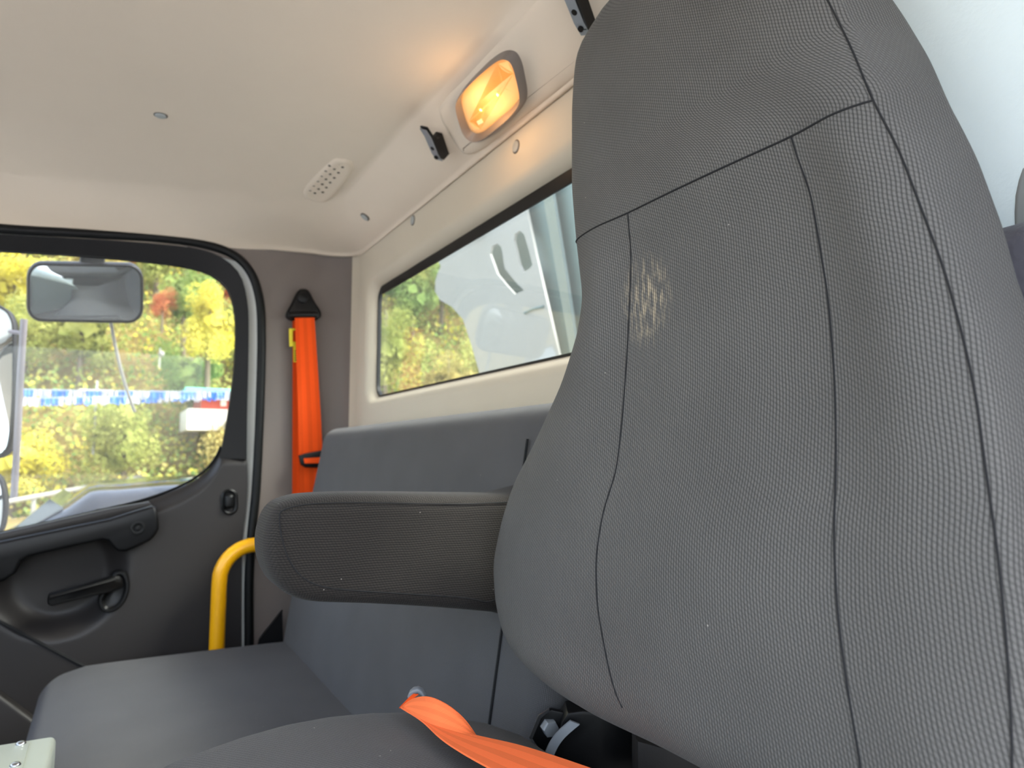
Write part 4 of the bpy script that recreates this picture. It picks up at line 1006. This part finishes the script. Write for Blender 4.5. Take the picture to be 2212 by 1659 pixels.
# undergrowth nobody could count
rnd = random.Random(9); ug = []; uf = []; 
for i in range(70000):
    y = rnd.uniform(27.5, 62); x = rnd.uniform(-0.25 * y - 2, 0.66 * y + 3); yy = y - 0.12 * x
    p = V((x, yy, rise(x, yy) + rnd.uniform(0.0, 1.3) ** 1.2)); a = V((rnd.gauss(0, 1), rnd.gauss(0, 1), rnd.gauss(0, 1))).normalized(); b_ = a.cross(V((0.3, -1, 0.3))).normalized(); s_ = rnd.uniform(0.06, 0.12)
    k = len(ug); ug += [p - a * s_, p - b_ * s_, p + a * s_, p + b_ * s_ * 0.7]; uf.append((k, k + 1, k + 2, k + 3))
me = bpy.data.meshes.new('undergrowth'); me.from_pydata(ug, [], uf)
for i in (0, 2, 3, 1): me.materials.append(FOL[i])
for p in me.polygons: p.material_index = rnd.choice((0, 0, 0, 1, 2, 3, 3))
uo = bpy.data.objects.new('undergrowth', me); COL.objects.link(uo); tag(uo, 'yellow and olive undergrowth covering the lower hillside', 'bushes', kind='stuff')

# guard rail along the road
gp1, gp2 = at(-60, 1098, 20), at(470, 1000, 30)
rail = thing('guard_rail', 'long steel guard rail along the foot of the hillside', 'guard rail', gp1)
dirr = (gp2 - gp1); gq = [gp1 + dirr * (i / 11) for i in range(-2, 14)]
strip('beam', [p + V((0, 0, 0.07)) for p in gq], [p - V((0, 0, 0.07)) for p in gq], 'rail_grey', rail, thick=0.04, bulge=0.05)
for p in gq:
    rbox('post', (p.x - 0.06, p.y + 0.06, p.z - 0.75), (p.x + 0.06, p.y + 0.2, p.z + 0.07), 0.02, 'rail_grey', rail, n=4)
# utility poles
def upole(u, v0, v1, d, r, label):
    a, b_ = at(u, v0, d), at(u, v1, d); t_ = thing('utility_pole', label, 'pole', b_)
    tube('pole', [V((a.x, a.y, b_.z - 1.5)), V((a.x, a.y, a.z))], r, 'rod_pale', t_, seg=8)
    rbox('crossarm', (a.x - 0.5, a.y - 0.06, a.z - 0.45), (a.x + 0.5, a.y + 0.06, a.z - 0.3), 0.02, 'rod_pale', t_, n=4)
    return t_
upole(210, 822, 884, 24, 0.035, 'short pale utility pole behind the blue and white streamers')
lp = at(346, 752, 25); tl_ = thing('street_light', 'pale lamp post with a white globe in front of the trees', 'street light', lp)
tube('pole', [V((lp.x, lp.y, lp.z - 0.7)), lp], 0.022, 'rod_pale', tl_, seg=8)
rbox('globe', lp - V((0.1, 0.1, 0.0)) + V((0.05, 0, -0.3)), lp + V((0.1, 0.1, 0.2)) + V((0.05, 0, -0.3)), 0.095, 'rail_grey', tl_, n=10)
# small building with a teal roof
b0 = at(448, 870, 26)
bl = thing('building', 'small red and white building with a teal roof beyond the streamers', 'building', b0)
rbox('lower_wall', (b0.x - 0.65, b0.y, b0.z - 1.0), (b0.x + 1.6, b0.y + 3, b0.z - 0.22), 0.03, 'wall_white', bl, n=4)
rbox('upper_wall', (b0.x - 0.2, b0.y + 0.1, b0.z - 0.25), (b0.x + 1.6, b0.y + 3, b0.z + 0.3), 0.03, 'wall_red', bl, n=4)
rbox('roof', (b0.x - 0.8, b0.y - 0.4, b0.z + 0.24), (b0.x + 2.0, b0.y + 3.4, b0.z + 0.5), 0.05, 'roof_teal', bl, n=4)
rbox('window', (b0.x + 0.45, b0.y + 0.06, b0.z - 0.1), (b0.x + 0.65, b0.y + 0.12, b0.z + 0.2), 0.01, 'wall_white', bl, n=4)

# streamers
def fringe_mesh(mat, seed):
    rn = random.Random(seed); vs = []; fs = []
    for i in range(9):
        x = (i / 9 - 0.5) * 0.19; wd_ = 0.024; tl = rn.uniform(-0.03, 0.03); yo = rn.uniform(-0.02, 0.02); L = rn.uniform(0.075, 0.11)
        k = len(vs)
        for (a, z, y) in ((0, 0.01, 0), (1, 0.01, 0), (0, -L * 0.5, yo), (1, -L * 0.5, yo * 0.6), (0, -L, yo * 1.4), (1, -L, yo)):
            vs.append((x + a * wd_ + tl * (0.01 - z) * 6, y, z))
        fs += [(k, k + 1, k + 3, k + 2), (k + 2, k + 3, k + 5, k + 4)]
    me = bpy.data.meshes.new('fringe'); me.from_pydata(vs, [], fs); me.materials.append(MATS[mat]); return me
FM = [[fringe_mesh('pennant_blue', s) for s in range(3)], [fringe_mesh('pennant_white', s + 5) for s in range(3)]]
def streamer(p0, p1, sag, label, off):
    t_ = thing('streamer', label, 'streamer', p0, None); n = int((p1 - p0).length / 0.19); pts = []
    for i in range(n + 1):
        s = i / n; p = p0.lerp(p1, s); p.z -= sag * 4 * s * (1 - s); pts.append(p)
    tube('cord', pts, 0.006, 'pennant_white', t_, seg=5)
    ang = math.atan2((p1 - p0).y, (p1 - p0).x)
    for i in range(n):
        c = bpy.data.objects.new('fringe', FM[(i // 1 + off) % 2][i % 3]); COL.objects.link(c); c.parent = t_; c.location = (pts[i] + pts[i + 1]) / 2 - p0; c.rotation_euler = (0, 0, ang)
streamer(at(-120, 838, 9), at(640, 846, 10.5), 0.02, 'upper of the two blue and white streamers outside the door window', 0)
streamer(at(-120, 862, 8.6), at(640, 842, 11), 0.03, 'lower of the two blue and white streamers outside the door window', 1)

# parked vehicles
def car(name, label, loc, heading, Lh, W, H, paint, suv=True):
    t_ = thing(name, label, 'car', V(loc)); hw = W / 2
    def pt(x, z): return V((x, 0, z))
    def world(o):
        pass
    body = [(-Lh, 0.35), (-Lh + 0.1, 0.30), (Lh - 0.1, 0.30), (Lh, 0.38), (Lh, 0.75), (Lh - 0.05, H * 0.56), (Lh * 0.5, H * 0.60), (-Lh * 0.40, H * 0.60), (-Lh * 0.80, H * 0.555), (-Lh + 0.06, H * 0.50), (-Lh, 0.62)]
    cabin = [(-Lh * 0.42, H * 0.58), (Lh * (0.93 if suv else 0.62), H * 0.58), (Lh * (0.86 if suv else 0.42), H * 0.86), (Lh * (0.76 if suv else 0.30), H * 0.965), (Lh * 0.25, H * 1.0), (-Lh * 0.06, H * 0.985), (-Lh * 0.16, H * 0.94)]
    Rm = Matrix.Rotation(heading, 3, 'Z'); L0 = V(loc)
    def lay(w_): return [(0.16, -w_), (0.05, -w_ + 0.05), (0.0, -w_ + 0.2), (0, w_ - 0.2), (0.05, w_ - 0.05), (0.16, w_)]
    def put(nm, prof, layers, mat, parent, per=3, smooth_=True):
        P = [L0 + Rm @ pt(x, z) for x, z in prof]
        P = catmull(P, per, True) if per > 1 else P
        return pillow(nm, P, Rm @ V((0, -1, 0)), layers, mat, parent, angle=60)
    put('body', body, lay(hw), paint, t_, 3)
    cb = put('cabin', cabin, [(0.22, -hw + 0.08), (0.10, -hw + 0.10), (0.03, -hw + 0.2), (0.0, -hw + 0.4), (0, hw - 0.4), (0.03, hw - 0.2), (0.10, hw - 0.10), (0.22, hw - 0.08)], paint, t_, 3)
    for s in (-1, 1):
        for (a, b_) in ((-0.26, 0.18), (0.22, 0.60 if suv else 0.36)):
            prof = [(Lh * a, H * 0.62), (Lh * b_, H * 0.62), (Lh * (b_ - 0.02), H * 0.84), (Lh * (a + 0.16), H * 0.84)]
            put('side_window', prof, [(0, s * (hw - 0.085) - 0.012), (0.01, s * (hw - 0.085) + 0.012)], 'car_glass', t_, 1)
        for x in (-Lh * 0.62, Lh * 0.62):
            P = [L0 + Rm @ V((x + 0.36 * math.cos(i * math.pi / 10), 0, 0.36 + 0.36 * math.sin(i * math.pi / 10))) for i in range(20)]
            wh = pillow('wheel', P, Rm @ V((0, -1, 0)), [(0.03, s * (hw - 0.02) - 0.12), (0, s * (hw - 0.02) - 0.09), (0, s * (hw - 0.02) + 0.0), (0.04, s * (hw - 0.02) + 0.03)], 'tyre', t_)
            pillow('rim', [L0 + Rm @ V((x, 0, 0.36)) + (p - (L0 + Rm @ V((x, 0, 0.36)))) * 0.6 for p in P], Rm @ V((0, -1, 0)), [(0, s * (hw + 0.012) - 0.01), (0.02, s * (hw + 0.012) + 0.008)], 'rail_grey', wh)
    wsq = [(-Lh * 0.42, H * 0.605), (-Lh * 0.175, H * 0.93)]
    P = [L0 + Rm @ V((wsq[0][0] + 0.02, -hw + 0.2, wsq[0][1])), L0 + Rm @ V((wsq[0][0] + 0.02, hw - 0.2, wsq[0][1])), L0 + Rm @ V((wsq[1][0] + 0.02, hw - 0.32, wsq[1][1])), L0 + Rm @ V((wsq[1][0] + 0.02, -hw + 0.32, wsq[1][1]))]
    pillow('windscreen', P, Rm @ V((-0.8, 0, 0.6)), [(0, -0.02), (0, 0.075), (0.02, 0.08)], 'car_glass', t_)
    return t_
car('dark_suv', 'glossy black vehicle parked close beside the passenger door', (0.22, 5.2, GZ), 0.0, 2.5, 2.0, 1.86, 'car_dark')
pc = at(40, 1085, 27); car('parked_car', 'blue parked car far beyond the glossy black vehicle', (pc.x, pc.y, GZ), 0.3, 2.2, 1.8, 1.45, 'car_blue', False)
car('pickup_car', 'white parked car on the gravel lot seen in the look-down mirror', (-3.2, 7.5, GZ), 1.2, 2.3, 1.85, 1.6, 'car_white', False)

# mirrors of the truck, outside the passenger door
def mirror(name, outline, y, tilt, label, parts=True, thick=0.05, arm=None, rim='black_plastic', per=1):
    c = on_y(sum(p[0] for p in outline) / len(outline), sum(p[1] for p in outline) / len(outline), y); n = V((tilt[0], -1, tilt[1])).normalized()
    t_ = thing(name, label, 'mirror', c)
    P = [on_plane(u, v, c, n) for u, v in outline]
    if per > 1: P = catmull(P, per, True)
    pillow('housing', P, n, [(0.03, -thick), (0.006, -thick * 0.8), (0, -thick * 0.4), (0, 0.004), (0.003, 0.008), (0.008, 0.008), (0.010, 0.003)], rim, t_)
    # bulged glass
    k = len(P); cc = sum(P, V()) / k; vs = []; rings_ = 10
    for j in range(rings_):
        s = 1 - j / rings_
        for p in P: vs.append(cc + (p - cc) * (0.955 * s) + n * (0.0045 + 0.007 * (1 - s * s)))
    vs.append(cc + n * 0.0115); f_ = grid_faces(k, rings_, True)
    for i in range(k): f_.append(((rings_ - 1) * k + i, (rings_ - 1) * k + (i + 1) % k, len(vs) - 1))
    g = mesh('mirror_glass', vs, f_, 'mirror', t_, angle=89); g['label'] = 'bulged mirror glass'
    return t_
lm_ = mirror('look_down_mirror', [(u, v + (u - 182) * 0.018) for u, v in rrect(57, 568, 310, 696, 34, 6)], 2.42, (0.06, -0.48), 'wide rounded look-down mirror hanging at the top of the door window')
bt_ = on_y(200, 556, 2.40)
rbox('bracket_arm', (bt_.x - 0.03, YD + 0.09, bt_.z + 0.07), (bt_.x + 0.03, bt_.y + 0.02, bt_.z + 0.12), 0.008, 'black_plastic', lm_, n=6, box_uv=False)
rbox('bracket', bt_ + V((-0.032, -0.01, -0.05)), bt_ + V((0.032, 0.03, 0.12)), 0.008, 'black_plastic', lm_, n=6, box_uv=False)
sm_ = mirror('side_mirror', [(-110, 655), (-20, 656), (12, 666), (28, 684), (35, 720), (34, 860), (26, 950), (14, 978), (-12, 990), (-110, 995)], 2.62, (-0.30, 0.10), 'tall door mirror reflecting blue sky at the left edge', per=3)
sm2 = mirror('convex_mirror', [(-80, 1022), (-20, 1020), (2, 1032), (12, 1060), (14, 1100), (6, 1145), (-20, 1160), (-80, 1160)], 2.62, (-0.2, -0.1), 'small lower door mirror at the left edge under the tall one', per=3)
ma = thing('upright_rod', 'slim grey upright rod beside the tall door mirror', 'mirror arm', on_y(40, 880, 2.58))  # slim grey upright just outside the door window
tube('rod', [on_y(52, 690, 2.58), on_y(45, 800, 2.58), on_y(38, 940, 2.58), on_y(30, 1075, 2.58)], 0.0095, 'rod_grey', ma, seg=10)
tube('brace', [on_y(50, 720, 2.58), on_y(20, 716, 2.60)], 0.006, 'rod_grey', ma, seg=8)
cr = tube('reflection_rod', catmull([on_y(u, v, 2.5) for u, v in ((190, 566), (214, 590), (228, 640), (238, 690), (250, 750), (266, 815), (280, 860), (291, 890))], 5), 0.0048, 'rod_pale', lm_, seg=8); cr['label'] = 'thin pale curved rod added for a reflection in the door window'  # added rod imitates a pale curved reflection in the door glass

# equipment behind the rear window
XB = 1.35
def BK_(u, v, x=XB): return on_x(u, v, x)
PL = [(1122, 380), (1160, 560), (1208, 770), (1232, 880), (1050, 900), (1034, 800), (1018, 745), (1000, 690), (975, 662), (950, 648), (940, 630), (940, 608), (945, 590), (952, 575), (944, 560), (940, 535), (960, 480), (1010, 420)]
SA = [(1058, 548), (1062, 532), (1074, 526), (1083, 534), (1090, 580), (1116, 612), (1132, 627), (1112, 636), (1094, 616), (1074, 592)]
SB = [(1110, 520), (1112, 506), (1122, 498), (1132, 506), (1142, 540), (1150, 572), (1144, 580), (1130, 588), (1122, 572)]
def plate_with_holes(name, outer_, holes, n_back, mat, parent):
    allp = [outer_] + holes; flat = [p for l in allp for p in l]
    tris = tessellate_polygon([[p for p in l] for l in allp])
    n0 = len(flat); vs = flat + [p + n_back for p in flat]; f_ = [tuple(t) for t in tris] + [tuple(i + n0 for i in reversed(t)) for t in tris]
    o = 0
    for l in allp:
        for i in range(len(l)): a, b_ = o + i, o + (i + 1) % len(l); f_.append((a, b_, b_ + n0, a + n0))
        o += len(l)
    return mesh(name, vs, f_, mat, parent, smooth=False)
fy0, fy1 = BK_(1050, 700).y, BK_(1300, 700).y
bh = thing('white_bulkhead', 'white steel plate with two slots standing behind the rear window', 'steel plate', BK_(1080, 700))
plate_with_holes('plate', [BK_(u, v) for u, v in PL], [[BK_(u, v) for u, v in SA], [BK_(u, v) for u, v in SB]], V((0.01, 0, 0)), 'plate_white', bh)
wb_ = plate_with_holes('backing', [BK_(u, v, XB + 0.16) for u, v in ((1040, 470), (1160, 460), (1190, 660), (1080, 680))], [], V((0.02, 0, 0)), 'steel_green', bh)
tube('grab_handle', [BK_(1002, 512, XB - 0.03), BK_(1020, 500, XB - 0.05), BK_(1040, 488, XB - 0.03)], 0.008, 'plate_white', bh)
tube('weld_edge', [BK_(1133, 676, XB - 0.004), BK_(1150, 668, XB - 0.004), BK_(1174, 662, XB - 0.004)], 0.005, 'steel_green', bh, seg=6)
ps = thing('steel_post', 'grey-green steel post behind the rear window next to the driver seat', 'post', BK_(1220, 600, XB + 0.1))
strip('web', [BK_(1108, 330, XB + 0.06), BK_(1160, 560, XB + 0.06), BK_(1230, 900, XB + 0.06)], [BK_(1168, 330, XB + 0.06), BK_(1205, 560, XB + 0.06), BK_(1262, 900, XB + 0.06)], 'steel_green', ps, thick=0.02, n=(-1, 0, 0))
strip('flange', [BK_(1158, 330, XB + 0.02), BK_(1200, 560, XB + 0.02), BK_(1258, 900, XB + 0.02)], [BK_(1182, 330, XB + 0.0), BK_(1220, 560, XB + 0.0), BK_(1270, 900, XB + 0.0)], 'steel_pale', ps, thick=0.012, n=(-1, 0, 0))
strip('cheek', [BK_(1180, 330, XB + 0.05), BK_(1219, 560, XB + 0.05), BK_(1268, 900, XB + 0.05)], [BK_(1420, 300, XB + 0.05), BK_(1440, 560, XB + 0.05), BK_(1480, 900, XB + 0.05)], 'steel_green', ps, thick=0.02, n=(-1, 0, 0))
rbox('foot', (XB + 0.03, fy1, GZ), (XB + 0.2, fy0 - 0.15, BK_(1150, 880).z + 0.02), 0.01, 'steel_green', ps, n=4)
rbox('foot', (XB - 0.0, fy0 - 0.18, GZ), (XB + 0.028, fy0 + 0.0, BK_(1100, 890).z + 0.03), 0.005, 'plate_white', bh, n=4)
